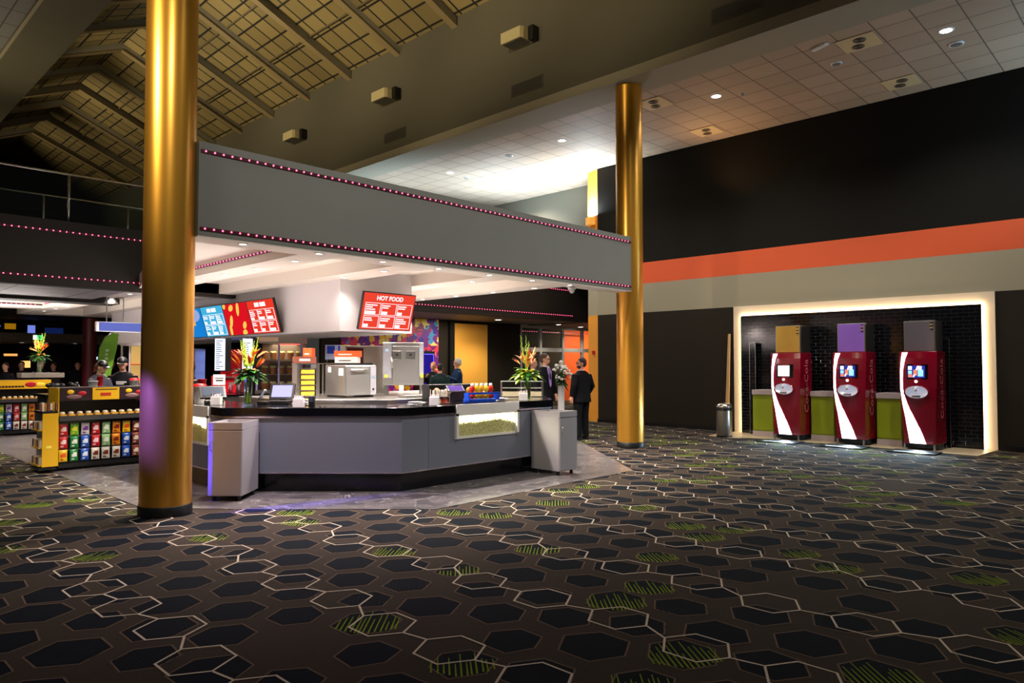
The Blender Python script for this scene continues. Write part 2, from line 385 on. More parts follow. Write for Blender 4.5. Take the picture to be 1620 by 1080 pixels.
for k in range(15):
    y = 8.3 + 2.3 * k - 4.6 * 1
    mb = MB()
    for (x0, z0, x1, z1) in ((XL, ROOF_Z0, XM, ROOF_Z1), (XM, ROOF_Z1, XR, ROOF_Z0)):
        for ya, yb, d0, d1, m in ((y - .07, y + .07, -.20, .02, 0), (y - .10, y + .10, -.225, -.20, 1)):
            vs = [(x, yy, z + d) for x, z in ((x0, z0), (x1, z1)) for yy in (ya, yb) for d in (d0, d1)]
            mb.add(vs, [(0, 1, 3, 2), (4, 6, 7, 5), (0, 4, 5, 1), (2, 3, 7, 6), (1, 5, 7, 3), (0, 2, 6, 4)], m)
    struct(mb.build('trim_%d' % n_tr, [M_raft, mat('rafter_flange', rgb(150, 130, 92), .6)])); n_tr += 1
struct(MB().box(2.6, 12, 42, 42.2, 3, 12).build('wall_gable', mat('gable_dark', rgb(40, 34, 24), .8)))

# mezzanine: dark fascia, decks
M_mezz = mat('mezzanine_dark', rgb(34, 29, 23), .7)
struct(MB().box(-9, 18.3, 14.2, 14.4, 2.97, 4.12).box(18.1, 18.3, 14.4, 16.8, 2.97, 4.12).build('wall_mezzanine_front', M_mezz))
struct(MB().box(-9, 22.0, 14.4, 42, 3.95, 4.05).build('floor_upper', M_mezz))
struct(MB().box(-9, 4.5, 14.4, 16.6, 2.97, 3.05).build('ceiling_under_left', grid_mat('soffit_tiles', rgb(140, 134, 140), rgb(60, 58, 60), 1.2, 1.2, .02, 'XY', .6, (20, 20))))
struct(MB().box(-9, 5.05, 16.6, 17.2, 2.90, 3.1).build('trim_60', M_mezz))
struct(MB().box(10.02, 22, 14.4, 16.75, 2.99, 3.05).build('ceiling_under_right', mat('soffit_grey', rgb(112, 106, 98), .6)))

# ---------------------------------------------------------------- gold columns
def column(x, y, z1, label):
    t = thing('column', label, 'column', (x, y, 0), 0, 'gold columns carrying the canopy beam')
    MB().lathe(0, 0, [(.262, .10), (.262, z1)], 64).build('shaft', M_gold, t)
    MB().lathe(0, 0, [(.272, .006), (.272, .10), (.265, .11)], 64).build('base', M_black, t)
    MB().lathe(0, 0, [(.2645, .112), (.2645, .122)], 64, cap=False).build('base_rim', M_gold, t)
    return t
column(2.96, 8.12, 7.14, 'large gold metal column at the left end of the canopy, beside the snack rack')
column(11.68, 8.08, 7.14, 'gold metal column at the right end of the canopy, near the men in suits')

# ---------------------------------------------------------------- concession canopy
cb = thing('canopy_beam', 'long grey canopy fascia beam spanning between the two gold columns', 'canopy', (3.18, 7.9, 3.04))
MB().box(0, 8.30, 0, .40, 0, 1.05).build('fascia', M_fascia, cb)
MB().box(0, 8.30, .002, .40, -.012, 0).build('underside', M_cream, cb)
def led_strip(x0, x1, y, z, face, label, group='red LED strips', pitch=.1, horiz='x', h=.036):
    """strip of bulbs on a vertical face; face = -1 faces -Y (or -X when horiz is y)"""
    t = thing('led_strip', label, 'light strip', (x0, y, z) if horiz == 'x' else (y, x0, z), 0, group)
    L_ = x1 - x0; r = MB()
    if horiz == 'x':
        r.box(0, L_, -.012, 0, -h / 2, h / 2)
    else: r.box(-.012, 0, 0, L_, -h / 2, h / 2)
    r.build('rail', M_rail, t)
    bm_ = MB().ball((0, 0, 0), (.011, .011, .011), 8, 5); proto = None
    n = int(L_ / pitch); rest = MB()
    for k in range(n):
        p = pitch * (k + .5); loc = (p, -.016, 0) if horiz == 'x' else (-.016, p, 0)
        if k >= 100:
            rest.ball(loc, .014, 8, 5); continue
        if proto is None: proto = bm_.build('led_bulb', M_led, t); o = proto
        else: o = proto.copy(); COL.objects.link(o); o.parent = t
        o.location = loc
    if rest.v: rest.build('led_bulb', M_led, t)['kind'] = 'stuff'
    return t
led_strip(3.2, 11.46, 7.9, 3.985, -1, 'upper red LED strip along the grey canopy fascia')
led_strip(3.2, 11.46, 7.9, 3.12, -1, 'lower red LED strip along the bottom of the grey canopy fascia')
led_strip(-1.5, 5.2, 14.2, 3.93, -1, 'upper red LED strip on the dark mezzanine left of the big column')
led_strip(-1.5, 5.2, 14.2, 3.13, -1, 'lower red LED strip on the dark mezzanine left of the big column')
led_strip(10.4, 17.45, 14.2, 3.93, -1, 'upper red LED strip on the dark mezzanine behind the canopy camera')
led_strip(10.4, 17.45, 14.2, 3.14, -1, 'lower red LED strip on the dark mezzanine right of the hot food screen')
# ribs and trays of the canopy ceiling
ZB, ZT = 3.04, 3.24
cc = MB()
cc.prism([(3.12, 8.30), (10.0, 8.30), (10.0, 24), (4.65, 24), (4.65, 14.2)], ZT, ZT + .06)
cc.prism([(3.10, 8.30), (3.30, 8.30), (4.65, 13.5), (4.65, 14.2)], ZB, ZT)
for x0, x1 in ((4.65, 5.15), (6.15, 6.75), (8.0, 8.5), (9.5, 10.0)): cc.box(x0, x1, 8.30, 24, ZB, ZT)
for x0, x1, y0, y1 in ((5.15, 6.15, 14.2, 14.8), (5.15, 6.15, 23.4, 24), (6.75, 8.0, 22.5, 24), (8.5, 9.5, 23, 24)): cc.box(x0, x1, y0, y1, ZB, ZT)
struct(cc.build('ceiling_canopy', M_cream))
struct(MB().box(9.98, 10.02, 8.3, 24, ZB - .0, 4.0).build('trim_61', M_fascia))
struct(MB().box(-9, 4.65, 17.2, 24, 3.24, 3.3).box(-9, 4.65, 21.0, 21.6, 3.04, 3.24).build('ceiling_far_left', M_cream))
led_strip(17.25, 20.95, 4.645, 3.15, -1, 'red LED strip along the side of the cream tray beyond the mezzanine', horiz='y', pitch=.11, h=.034)
led_strip(8.4, 13.4, 4.645, 3.17, -1, 'red LED strip inside the white ceiling tray above the counter', horiz='y', pitch=.11, h=.034)
led_strip(-2, 4.6, 21.0, 3.12, -1, 'red LED strip across the far end of the cream ceiling tray', h=.034)
# bulkhead carrying the menu screens
struct(MB().box(6.5, 8.0, 10.3, 22.0, 2.18, ZT).build('wall_bulkhead', mat('bulkhead_white', rgb(232, 226, 230), .5)))
struct(MB().box(6.62, 7.9, 10.42, 21.9, 2.165, 2.18).build('trim_62', mat('bulkhead_under', rgb(150, 146, 146), .5)))

# downlights in the canopy
def downlight(x, y, z, label, r=.045, group='canopy downlights', power=0, col=(1, .88, .78), big=False, ang=130, glow=0):
    t = thing('downlight', label, 'ceiling lamp', (x, y, z), 0, group)
    MB().lathe(0, 0, [(r * 1.35, 0), (r * 1.35, -.006), (r, -.010), (r, -.002)], 20, cap=False).build('trim_ring', M_whitep, t)
    MB().lathe(0, 0, [(0.001, -.004), (r, -.004)], 20, cap=False).build('lens', M_lampbig if big else M_lamp, t)
    if power: spot('lamp', (0, 0, -.03), (0, 0, -1), power, col, ang, .7, .04, t)
    if glow: point('lamp', (0, 0, -.20), glow, col, .03, t)
    return t
for i, x in enumerate((3.75, 4.75, 5.73, 6.72, 7.76, 8.76, 9.75)):
    downlight(x, 8.02, 3.028, 'small white downlight, %s from the left under the canopy fascia' % NUM[i], power=210)
rowd = {4.9: ('left', 13, 8.9), 6.38: ('second', 2, 8.9), 8.25: ('third', 3, 8.95), 9.78: ('right-hand', 6, 8.9)}
for x, (nm, n, y0) in rowd.items():
    for k in range(n):
        y = y0 + 1.1 * k
        downlight(x, y, 3.04, 'small downlight on the %s ceiling rib over the counter, %s from the front' % (nm, NUM[k]), power=(240 if x != 6.38 else 40) if k < 7 else 170, r=.05)
# purple light at the counter: spots without fixtures under the canopy beam
# dome camera
t = thing('dome_camera', 'white dome security camera hanging under the right end of the canopy beam', 'camera', (9.98, 8.16, 3.028))
MB().lathe(0, 0, [(.07, -.05), (.075, -.03), (.06, 0)], 20).build('mount', M_whitep, t)
MB().ball((0, 0, -.05), (.055, .055, .075), 16, 8, z_hi=0).build('dome', mat('dome_smoke', (.6, .55, .55), .1), t)

# lamps and vents in the tiled ceiling
for x, y, lb in ((13.34, 7.06, 'bright round ceiling lamp between the gold column and the far right lamp'), (13.34, 2.91, 'bright round ceiling lamp nearest the right edge of the tiled ceiling'),
                 (13.35, 11.22, 'bright round ceiling lamp just left of the slim gold column'), (13.37, 15.45, 'small bright ceiling lamp farthest left above the canopy'), (16.3, 15.48, 'ceiling lamp in the glow above the olive wall')):
    downlight(x, y, 7.148, lb, .09, 'round lamps in the tiled ceiling', 420, (1, .95, .85), True, 140)
def vent_panel(x, y, label):
    t = thing('ceiling_vent', label, 'vent', (x, y, 7.148), 0, 'square vent panels in the tiled ceiling')
    MB().box(-.3, .3, -.3, .3, -.012, 0).build('panel', mat('vent_cream', rgb(205, 180, 135), .6), t)
    for dx in (-.12, .13):
        g = MB()
        for r in (.10, .075, .05, .025): g.lathe(dx, dx * .4, [(r, -.014), (r, -.022), (r - .012, -.022), (r - .012, -.014)], 24, cap=False)
        g.build('grille', mat('vent_grille', rgb(84, 70, 56), .6), t)
for x, y, lb in ((12.8, 4.1, 'square vent panel near the top edge of the tiled ceiling, right of the smoke detector'), (15.2, 4.1, 'square vent panel beside the dark wall, nearer the right'),
                 (12.8, 8.2, 'square vent panel touching the slim gold column'), (15.2, 8.3, 'square vent panel beside the dark wall, nearer the gold column')): vent_panel(x, y, lb)
def speaker_disc(x, y, r, label, name='ceiling_speaker'):
    t = thing(name, label, 'ceiling fitting', (x, y, 7.148), 0, 'small round fittings in the tiled ceiling')
    MB().lathe(0, 0, [(r, 0), (r, -.012), (r * .85, -.02)], 24).build('rim', M_whitep, t)
    MB().lathe(0, 0, [(r * .78, -.021), (r * .6, -.03), (.001, -.03)], 24, cap=False).build('cover', mat('speaker_mesh', rgb(110, 104, 96), .6), t)
for x, y, r, lb in ((13.41, 4.69, .10, 'round ceiling speaker below the white emergency light'), (14.02, 2.91, .12, 'round ceiling speaker beside the right-hand bright lamp'),
                    (13.36, 13.05, .10, 'round ceiling speaker between the two left bright lamps'), (14.08, 15.53, .10, 'round ceiling fitting next to the farthest left lamp'), (13.6, 6.6, .04, 'tiny round detector beside the bright lamp near the gold column')):
    speaker_disc(x, y, r, lb)
t = thing('emergency_light', 'small white rectangular emergency light on the tiled ceiling', 'ceiling fitting', (12.48, 4.64, 7.148), 1.2)
MB().box(-.16, .16, -.05, .05, -.03, 0).build('body', M_whitep, t, bevel=.008); MB().box(-.13, .13, -.03, .03, -.036, -.03).build('diffuser', M_white, t)

# box floodlights and grilles on the tall bulkhead
for i, (y, nm) in enumerate(((10.6, 'nearest, right'), (15.5, 'middle'), (20.3, 'farthest, left'))):
    t = thing('wall_floodlight', 'grey box floodlight on the tall beam wall, %s of three' % nm, 'wall light', (11.3, y, 8.72), 0, 'box floodlights on the beam wall')
    MB().prism([(-.42, -.28), (-.34, -.32), (0, -.32), (0, .30), (-.42, .30)], -.09, .16).build('housing', mat('flood_box', rgb(196, 180, 132), .6), t, bevel=.01)
    MB().box(-.20, -.0, -.46, -.32, -.10, .20).build('side_plate', M_black, t)
    MB().box(-.38, -.05, -.26, .26, -.10, -.09).build('lens', M_steeld, t)
for y, nm in ((5.6, 'nearest the camera, almost at the top edge'), (10.5, 'below the right box floodlight'), (15.3, 'below the middle box floodlight')):
    t = thing('air_grille', 'dark slatted air grille in the beam wall, %s' % nm, 'vent', (11.3, y, 7.72), 0, 'air grilles in the beam wall')
    MB().box(-.012, 0, -.48, .48, -.14, .14).build('frame', mat('grille_frame', rgb(74, 68, 56), .7), t)
    g = MB()
    for k in range(7): g.box(-.022, -.012, -.44, .44, -.115 + k * .036, -.10 + k * .036)
    g.build('slats', mat('grille_slat', rgb(52, 48, 40), .7), t)
t = thing('wall_sconce', 'orange lit box sconce on the yellow wall return above the canopy', 'wall light', (16.07, 12.40, 5.70), RD0(-110))
t.scale = (.66, .66, 1)
MB().prism([(-.26, 0), (-.16, -.22), (.16, -.22), (.26, 0)], -.12, .10).build('shade', mat('sconce_shade', rgb(240, 170, 60), .5, emis=(1, .5, .1), es=.35), t)
area_light('lamp', (0, -.12, .14), (PI, 0, 0), .25, 260, (.80, .92, 1), parent=t)
spot('lamp', (-.0, -.14, .12), (0, .2, 1), 25, (1, .75, .35), 90, .8, .05, t)

# balustrades upstairs
def balustrade(y, x0, x1, posts, label, zt=4.97, zb=4.05):
    t = thing('balustrade', label, 'railing', (x0, y, zb), 0, 'glass balustrades on the mezzanine')
    L_ = x1 - x0; H_ = zt - zb
    MB().tube([(0, 0, H_), (L_, 0, H_)], .022, 10).build('handrail', M_steel, t)
    for p in posts: MB().tube([(p - x0, 0, 0), (p - x0, 0, H_)], .02, 10).build('post', M_steel, t)
    MB().box(0, L_, -.006, .006, .05, H_ - .04).build('glass_panel', glass('rail_glass', (.80, .86, .84), .03), t)
balustrade(14.3, -1, 5.4, (-.5, 1.5, 3.5, 5.35), 'nearer glass balustrade with steel handrail on the upper left mezzanine')
balustrade(16.4, -1, 6.4, (.4, 2.0, 3.58, 5.12), 'farther glass balustrade standing behind the first on the mezzanine')

# ================================================================ drinks alcove on the right wall
M_subway = grid_mat('black_subway_tiles', rgb(14, 15, 20), rgb(44, 42, 46), .20, .075, .004, 'YZ', .10, (10, 10), noise=.3, bump=.5, brick=True)
M_alcove = mat('alcove_board', rgb(232, 214, 190), .6)
t = thing('backlit_surround', 'cream surround board with a warm glowing edge around the black tiled drinks wall', 'wall surround', (15.96, 2.77, .012))
MB().box(0, .035, 0, 5.28, 0, 2.99).build('board', M_alcove, t)
strip = MB()
strip.box(-.05, -.02, .185, .20, 0, 2.765).box(-.05, -.02, 5.06, 5.075, 0, 2.765).box(-.05, -.02, .185, 5.075, 2.765, 2.78)
strip.build('light_strip', emit('warm_strip', (1, .72, .42), 17), t)
t = thing('tiled_panel', 'black glossy brick-tiled panel behind the drinks machines', 'wall panel', (15.86, 2.97, .012))
MB().box(0, .045, 0, 4.85, 0, 2.75).build('tiles', M_subway, t)
MB().box(.045, .099, .1, 4.75, .1, 2.65).build('backing', M_black, t)
for y, lb in ((3.55, 'tall thin tile pilaster right of the third drinks machine'), (7.46, 'tall thin tile pilaster left of the first drinks machine')):
    t = thing('tile_pilaster', lb, 'pilaster', (15.70, y, .012), 0, 'tiled pilasters of the drinks wall')
    MB().box(0, .158, -.07, .07, 0, 2.10).build('shaft', M_subway, t)
    MB().box(-.005, 0, -.075, -.067, 0, 2.10).box(-.005, 0, .067, .075, 0, 2.10).box(-.005, 0, -.075, .075, 2.10, 2.108).build('edge_trim', M_steel, t)
# lime cabinets between the machines
def cabinet(y0, y1, label):
    t = thing('base_cabinet', label, 'cabinet', (15.3, y0, .012), 0, 'lime base cabinets between the drinks machines')
    W_ = y1 - y0
    MB().box(.02, .55, 0, W_, .12, .93).build('carcass', M_green, t)
    MB().box(0, .02, .01, W_ - .01, .15, .92).build('door', M_green, t, bevel=.004)
    MB().box(-.03, .55, 0, W_, .93, 1.035).build('worktop', M_bandgrey2, t, bevel=.004)
    MB().box(.0, .55, 0, W_, 0, .12).build('kickboard', M_bandgrey2, t)
M_bandgrey2 = mat('pale_mauve_laminate', rgb(196, 182, 186), .45)
cabinet(6.80, 7.28, 'lime green base cabinet left of the first drinks machine')
cabinet(5.50, 5.98, 'lime green base cabinet between the first and second drinks machines')
cabinet(4.22, 4.68, 'lime green base cabinet between the second and third drinks machines')

def drinks_machine(y1, label, screen_on, top_mat, group='red drinks machines'):
    """front faces -X, left edge (seen from the front) at larger y"""
    W_ = .64; D_ = .72
    t = thing('drinks_machine', label, 'drinks machine', (14.85, y1 - W_ / 2, .012), 0, group)
    z0, z1 = .115, 1.85; h = W_ / 2
    # body: front leans and tapers a little towards the foot
    b = MB(); rows = []
    prof = [(0.0, .05, .265), (.12, .03, .275), (.35, .005, .29), (.60, -.01, .31), (.80, 0, .32), (.93, .015, .32), (1.0, .035, .315)]
    vs = []; n = 0
    nseg = 10
    for v, xf, hw in prof:
        z = z0 + (z1 - z0) * v
        for i in range(nseg + 1):
            u = i / nseg * 2 - 1; vs.append((xf + .03 * u * u, -u * hw * 1.0, z))
        vs.append((.62, -.32, z)); vs.append((.62, .32, z))
    m_ = nseg + 3; fs = []
    for k in range(len(prof) - 1):
        for i in range(m_): j = (i + 1) % m_; fs.append((k * m_ + i, k * m_ + j, (k + 1) * m_ + j, (k + 1) * m_ + i))
    fs.append(tuple(range(m_))[::-1]); fs.append(tuple(range((len(prof) - 1) * m_, len(prof) * m_)))
    b.add(vs, fs, 0); b.build('body', M_red, t, bevel=.006)
    def xfr(v):
        for a, c in zip(prof, prof[1:]):
            if a[0] <= v <= c[0]: f = (v - a[0]) / (c[0] - a[0]); return a[1] + (c[1] - a[1]) * f, a[2] + (c[2] - a[2]) * f
    def fp(u, v, off=.005):      # u 0..1 left to right on the front
        xf, hw = xfr(v); q = u * 2 - 1; return (xf + .03 * q * q - off, -q * hw, z0 + (z1 - z0) * v)
    Lc = [(0, .20), (.08, .175), (.25, .12), (.45, .045), (.60, .02), (.80, .035), (.90, .055), (1.0, .08)]
    Rc = [(0, .72), (.08, .64), (.15, .56), (.22, .46), (.30, .36), (.38, .25), (.45, .18), (.52, .125), (.60, .095), (.70, .095), (.80, .115), (.90, .16), (1.0, .24)]
    def interp(T, v):
        for a, c in zip(T, T[1:]):
            if a[0] <= v <= c[0]: f = (v - a[0]) / (c[0] - a[0]); f = f * f * (3 - 2 * f) * .4 + f * .6; return a[1] + (c[1] - a[1]) * f
        return T[-1][1]
    st = MB(); N = 30; vs = []; ed = []
    for k in range(N + 1):
        v = k / N * .985 + .005; l, r = interp(Lc, v), interp(Rc, v)
        for q in range(4): vs.append(fp(l + (r - l) * q / 3, v))
        ed.append((fp(r, v, .004), fp(r + .02, v, .004)))
    fs = [(k * 4 + q, k * 4 + q + 1, k * 4 + q + 5, k * 4 + q + 4) for k in range(N) for q in range(3)]
    st.add(vs, fs, 0); st.build('lit_ribbon', M_glow, t)
    e = MB(); e.add([p for pr in ed for p in pr], [(2 * k, 2 * k + 1, 2 * k + 3, 2 * k + 2) for k in range(N)], 0)
    e.build('ribbon_edge', emit('ribbon_edge_glow', (.9, .02, .15), .55), t)
    # screen, button, dispensing bowl
    def rect(u0, u1, v0, v1, off):
        return [fp(u0, v0, off), fp(u1, v0, off), fp(u1, v1, off), fp(u0, v1, off)]
    s_ = MB(); s_.quad(*rect(.22, .78, .70, .86, .008)); s_.build('screen_glass', M_blackgloss, t)
    if screen_on == 'white':
        MB().quad(*rect(.27, .66, .715, .845, .011)).build('display', emit('screen_white', (.95, .95, 1), 1.6), t)
    else:
        d_ = MB(); R = random.Random(5)
        d_.quad(*rect(.24, .70, .715, .845, .011), m=0)
        for (u0, u1, v0, v1, m) in ((.26, .36, .80, .84, 1), (.26, .36, .755, .79, 3), (.26, .37, .72, .75, 2), (.40, .50, .74, .80, 2), (.52, .66, .73, .80, 3), (.54, .62, .80, .84, 1)):
            d_.quad(*rect(u0, u1, v0, v1, .013), m=m)
        c = [fp(.38, .722, .014), fp(.42, .722, .014), fp(.56, .842, .014), fp(.50, .842, .014)]; d_.quad(*c, m=1)
        d_.build('display', [emit('screen_blue', rgb(40, 50, 150), 1.3), emit('screen_pale', (.9, .95, 1), 1.8), emit('screen_orange', (1, .25, .12), 1.2), emit('screen_cyan', (.3, .75, 1), 1.5)], t)
    c = fp(.47, .675, .02); MB().ball(c, (.012, .028, .028), 14, 8).build('button', emit('button_glow', (1, .9, .9), 1.8), t)
    cx, cy, cz = fp(.48, .56, .0)
    MB().add([(cx - .012, cy + .225 * math.cos(a), cz + .135 * math.sin(a) - .01) for a in [2 * PI * i / 32 for i in range(32)]] +
             [(cx - .03, cy + .19 * math.cos(a), cz + .115 * math.sin(a)) for a in [2 * PI * i / 32 for i in range(32)]],
             [(i, (i + 1) % 32, 32 + (i + 1) % 32, 32 + i) for i in range(32)], 0, True).build('bowl_rim', M_red, t)
    bw = MB()
    rr = [(.19, .115, .030, 0), (.165, .10, .024, .0), (.14, .082, .018, -.004), (.05, .03, .014, -.01), (.001, .001, .013, -.01)]
    vs = [(cx - o, cy + a_ * math.cos(t_), cz + b_ * math.sin(t_) + dz) for a_, b_, o, dz in rr for t_ in [2 * PI * i / 32 for i in range(32)]]
    bw.add(vs, [(k * 32 + i, k * 32 + (i + 1) % 32, (k + 1) * 32 + (i + 1) % 32, (k + 1) * 32 + i) for k in range(4) for i in range(32)], 0, True)
    bw.build('bowl', mat('bowl_silver', (.75, .75, .85), .25, .7, emis=(.7, .75, 1), es=.35), t)
    MB().tube([(cx - .05, cy, cz + .09), (cx - .075, cy, cz + .05), (cx - .07, cy, cz + .02)], .022, 10).build('nozzle', M_whitep, t)
    MB().box(cx - .055, cx - .03, cy - .07, cy + .07, cz - .10, cz - .06).build('drip_tray', M_steel, t)
    # side lettering reads from bottom to top
    text('Coca-Cola', .26, mat('side_script', rgb(214, 120, 128), .4), t, (.33, -.325, 1.15), (PI / 2, -PI / 2, 0), 'side_lettering')
    MB().box(.22, .60, -.28, .28, -.0 + .02, .115).build('plinth_box', mat('plinth_navy', rgb(12, 30, 48), .4), t)
    for dx, dy in ((.05, -.25), (.05, .25), (.55, -.25), (.55, .25)):
        MB().cyl(dx, dy, 0, .116, .018, 12).build('leg', M_steel, t)
    # ice dispenser on top
    it = thing('ice_dispenser', {'gold': 'gold reflecting steel ice dispenser on top of the first drinks machine', 'purple': 'purple reflecting steel ice dispenser on top of the second drinks machine', 'grey': 'grey steel ice dispenser on top of the third drinks machine'}[top_mat],
               'ice dispenser', (15.05, y1 - W_ / 2, .012 + 1.853), 0, 'steel ice dispensers')
    MB().box(0, .5, -.27, .27, 0, .58).build('cabinet', M_steeld if top_mat == 'grey' else M_steel, it, bevel=.01)
    pc = {'gold': mat('topper_gold_reflection', rgb(200, 160, 70), .3, .35), 'purple': mat('topper_purple_reflection', rgb(158, 112, 228), .3, .3), 'grey': mat('topper_grey', rgb(128, 120, 130), .28, .4)}[top_mat]  # gold and purple reflections on the steel are put into the base colour
    # slightly curved front door
    f_ = MB(); vs = []
    for i in range(9):
        u = i / 8 * 2 - 1; x = -.012 - .02 * (u * u)
        vs += [(x, -u * .255, .012), (x, -u * .255, .568)]
    f_.add(vs, [(2 * i, 2 * i + 2, 2 * i + 3, 2 * i + 1) for i in range(8)], 0, True); f_.build('door', pc, it)
    MB().box(-.035, -.012, -.262, -.25, .01, .575).build('door_edge', M_steel, it); MB().box(-.035, -.012, .25, .262, .01, .575).build('door_edge', M_steel, it)
    lg = MB()
    for k in range(5): lg.box(-.036, -.028, -.235 + .01 * (k % 2), -.185, .40 + .032 * k, .418 + .032 * k, k % 2)
    lg.build('maker_badge', [M_black, mat('badge_gold', rgb(220, 190, 90), .4)], it)
    MB().box(.1, .42, -.2, .2, .58, .61).build('lid', M_black, it)
    if top_mat == 'purple' or top_mat == 'gold':
        pass
    # mat on the floor in front
    mt = thing('floor_mat', {'gold': 'black floor mat with white print before the first drinks machine', 'purple': 'black floor mat with white print before the second drinks machine', 'grey': 'black floor mat with white print before the third drinks machine'}[top_mat],
               'mat', (14.30, y1 - W_ / 2, .013), 0, 'black printed floor mats')
    MB().box(0, .54, -.40, .40, 0, .008).build('pad', M_black, mt, bevel=.003)
    pr = MB(); R = random.Random(9)
    yy = .30
    while yy > -.30:
        l = R.uniform(.02, .05); pr.box(.10, .16, yy - l, yy, .008, .0095); yy -= l + .012
    pr.build('print', M_whitep, mt)
drinks_machine(6.66, 'red drinks machine with a plain white screen, leftmost of three', 'white', 'gold')
drinks_machine(5.37, 'red drinks machine with colourful screen in the middle of the row', 'pic', 'purple')
drinks_machine(4.14, 'red drinks machine with colourful screen, rightmost of three', 'pic', 'grey')
# glow of the lit ribbons on the floor comes from the emissive panels; added cool area lights at each machine's foot strengthen it
for y in (6.34, 5.05, 3.82): area_light('machine_floor_fill', (14.80, y, .34), (0, math.radians(72), 0), .5, 24, (.55, .82, 1), size_y=.1)
# steel waste bin and leaning timber
t = thing('pedal_bin', 'cylindrical brushed steel litter bin with open slots beside the drinks wall', 'bin', (14.70, 7.66, .012))
MB().lathe(0, 0, [(.165, .02), (.17, .03), (.17, .60)], 32).build('body', M_steel, t)
MB().lathe(0, 0, [(.174, 0), (.174, .03)], 32).build('foot_ring', M_black, t)
MB().lathe(0, 0, [(.178, .58), (.178, .64), (.172, .65)], 32).build('collar', M_black, t)
MB().lathe(0, 0, [(.170, .65), (.172, .68), (.14, .725), (.08, .745), (.001, .75)], 32).build('lid', M_steel, t)
for a in range(6):
    an = PI / 3 * a; MB().cbox(.15 * math.cos(an), .15 * math.sin(an), .69, .03, .05, .05, rz=an).build('slot', M_black, t)
t = thing('timber_board', 'pale timber board leaning on the wall left of the glowing surround', 'board', (15.80, 8.13, .002))
MB().add([(0, 0, 0), (.03, 0, 0), (.16, .0, 2.35), (.13, 0, 2.35), (0, .10, 0), (.03, .10, 0), (.16, .05, 2.35), (.13, .05, 2.35)],
         [(0, 1, 2, 3), (7, 6, 5, 4), (0, 4, 5, 1), (1, 5, 6, 2), (2, 6, 7, 3), (3, 7, 4, 0)]).build('plank', mat('pale_timber', rgb(200, 164, 112), .6), t)
t = thing('wall_socket', 'small black socket plate low on the dark wall between column and bin', 'socket', (15.99, 11.2, .42))
MB().box(-.012, 0, -.09, .09, -.05, .05).build('plate', M_blackgloss, t); MB().box(-.02, -.012, -.05, .05, -.02, .02).build('sockets', M_black, t)
t = thing('fire_call_point', 'small red call point on the yellow canted wall', 'alarm', (16.07, 12.33, 1.95))
MB().cbox(-.02, 0, 0, .06, .09, .10, rz=.34).build('box', mat('alarm_red', rgb(200, 20, 20), .4), t)

# ================================================================ far walls at the back right
YB = 16.75
struct(MB().box(10.0, 17.7, YB, YB + .1, 0, 2.99).build('wall_back', M_dark))
struct(MB().box(14.42, 14.60, YB - .12, YB - .001, 0, 2.99).build('trim_63', M_black))
t = thing('wall_panel', 'large plain yellow wall panel behind the group of three people', 'panel', (14.52, YB - .05, .25))
MB().box(0, 1.56, 0, .049, 0, 2.65).build('board', mat('panel_yellow', rgb(236, 172, 68), .5), t)
MB().box(-.02, 0, -.01, .049, -.02, 2.67).box(1.56, 1.58, -.01, .049, -.02, 2.67).box(0, 1.56, -.01, .049, 2.65, 2.67).build('frame', M_black, t)
# abstract colourful mural (generic)
def mural_mat():
    m = bpy.data.materials.new('mural'); m.use_nodes = True; nt = m.node_tree; b = nt.nodes['Principled BSDF']; L = nt.links.new
    tc = nt.nodes.new('ShaderNodeTexCoord'); v = nt.nodes.new('ShaderNodeTexVoronoi'); v.inputs['Scale'].default_value = 6.5; v.distance = 'MANHATTAN'
    L(tc.outputs['Object'], v.inputs['Vector'])
    sp = nt.nodes.new('ShaderNodeSeparateColor'); L(v.outputs['Color'], sp.inputs[0])
    cr = nt.nodes.new('ShaderNodeValToRGB'); cr.color_ramp.interpolation = 'CONSTANT'; e = cr.color_ramp.elements
    cols = [(60, 30, 150), (120, 20, 130), (200, 30, 120), (245, 190, 30), (60, 150, 210), (100, 40, 160), (230, 60, 90), (240, 220, 120), (130, 20, 110)]
    e[0].position = 0; e[0].color = (*rgb(*cols[0]), 1); e[1].position = 1 / 9; e[1].color = (*rgb(*cols[1]), 1)
    for i in range(2, 9): q = e.new(i / 9); q.color = (*rgb(*cols[i]), 1)
    L(sp.outputs[0], cr.inputs[0]); L(cr.outputs[0], b.inputs['Base Color']); b.inputs['Roughness'].default_value = .5
    return m
t = thing('mural', 'purple and yellow abstract mural panel behind the ovens', 'mural', (10.6, YB - .03, .3))
MB().box(0, 3.42, 0, .029, 0, 2.68).build('panel', mural_mat(), t)
R = random.Random(4)
for k in range(34):
    dz = MB()
    x, z = R.uniform(1.9, 3.2), R.uniform(.6, 2.4); a = R.choice([0, PI / 2, .5, -.6]); l = R.uniform(.10, .38); wd = .016
    c, s = math.cos(a), math.sin(a)
    dz.quad(*[(x + c * p - s * q, -.003, z + s * p + c * q) for p, q in ((-l / 2, -wd), (l / 2, -wd), (l / 2, wd), (-l / 2, wd))], m=k % 3)
    dz.build('painted_stroke', [mat('stroke_yellow', rgb(250, 190, 40), .5), mat('stroke_purple', rgb(110, 60, 190), .5), mat('stroke_orange', rgb(240, 110, 60), .5)], t)
t = thing('display_cabinet', 'narrow dark display cabinet edged with blue light before the mural', 'cabinet', (13.05, YB - .4, .006))
MB().box(0, .52, 0, .35, 0, 2.0).build('body', M_black, t)
MB().box(.06, .46, -.012, 0, .3, 1.9).build('screen', emit('cabinet_blue', rgb(60, 40, 190), .5), t)
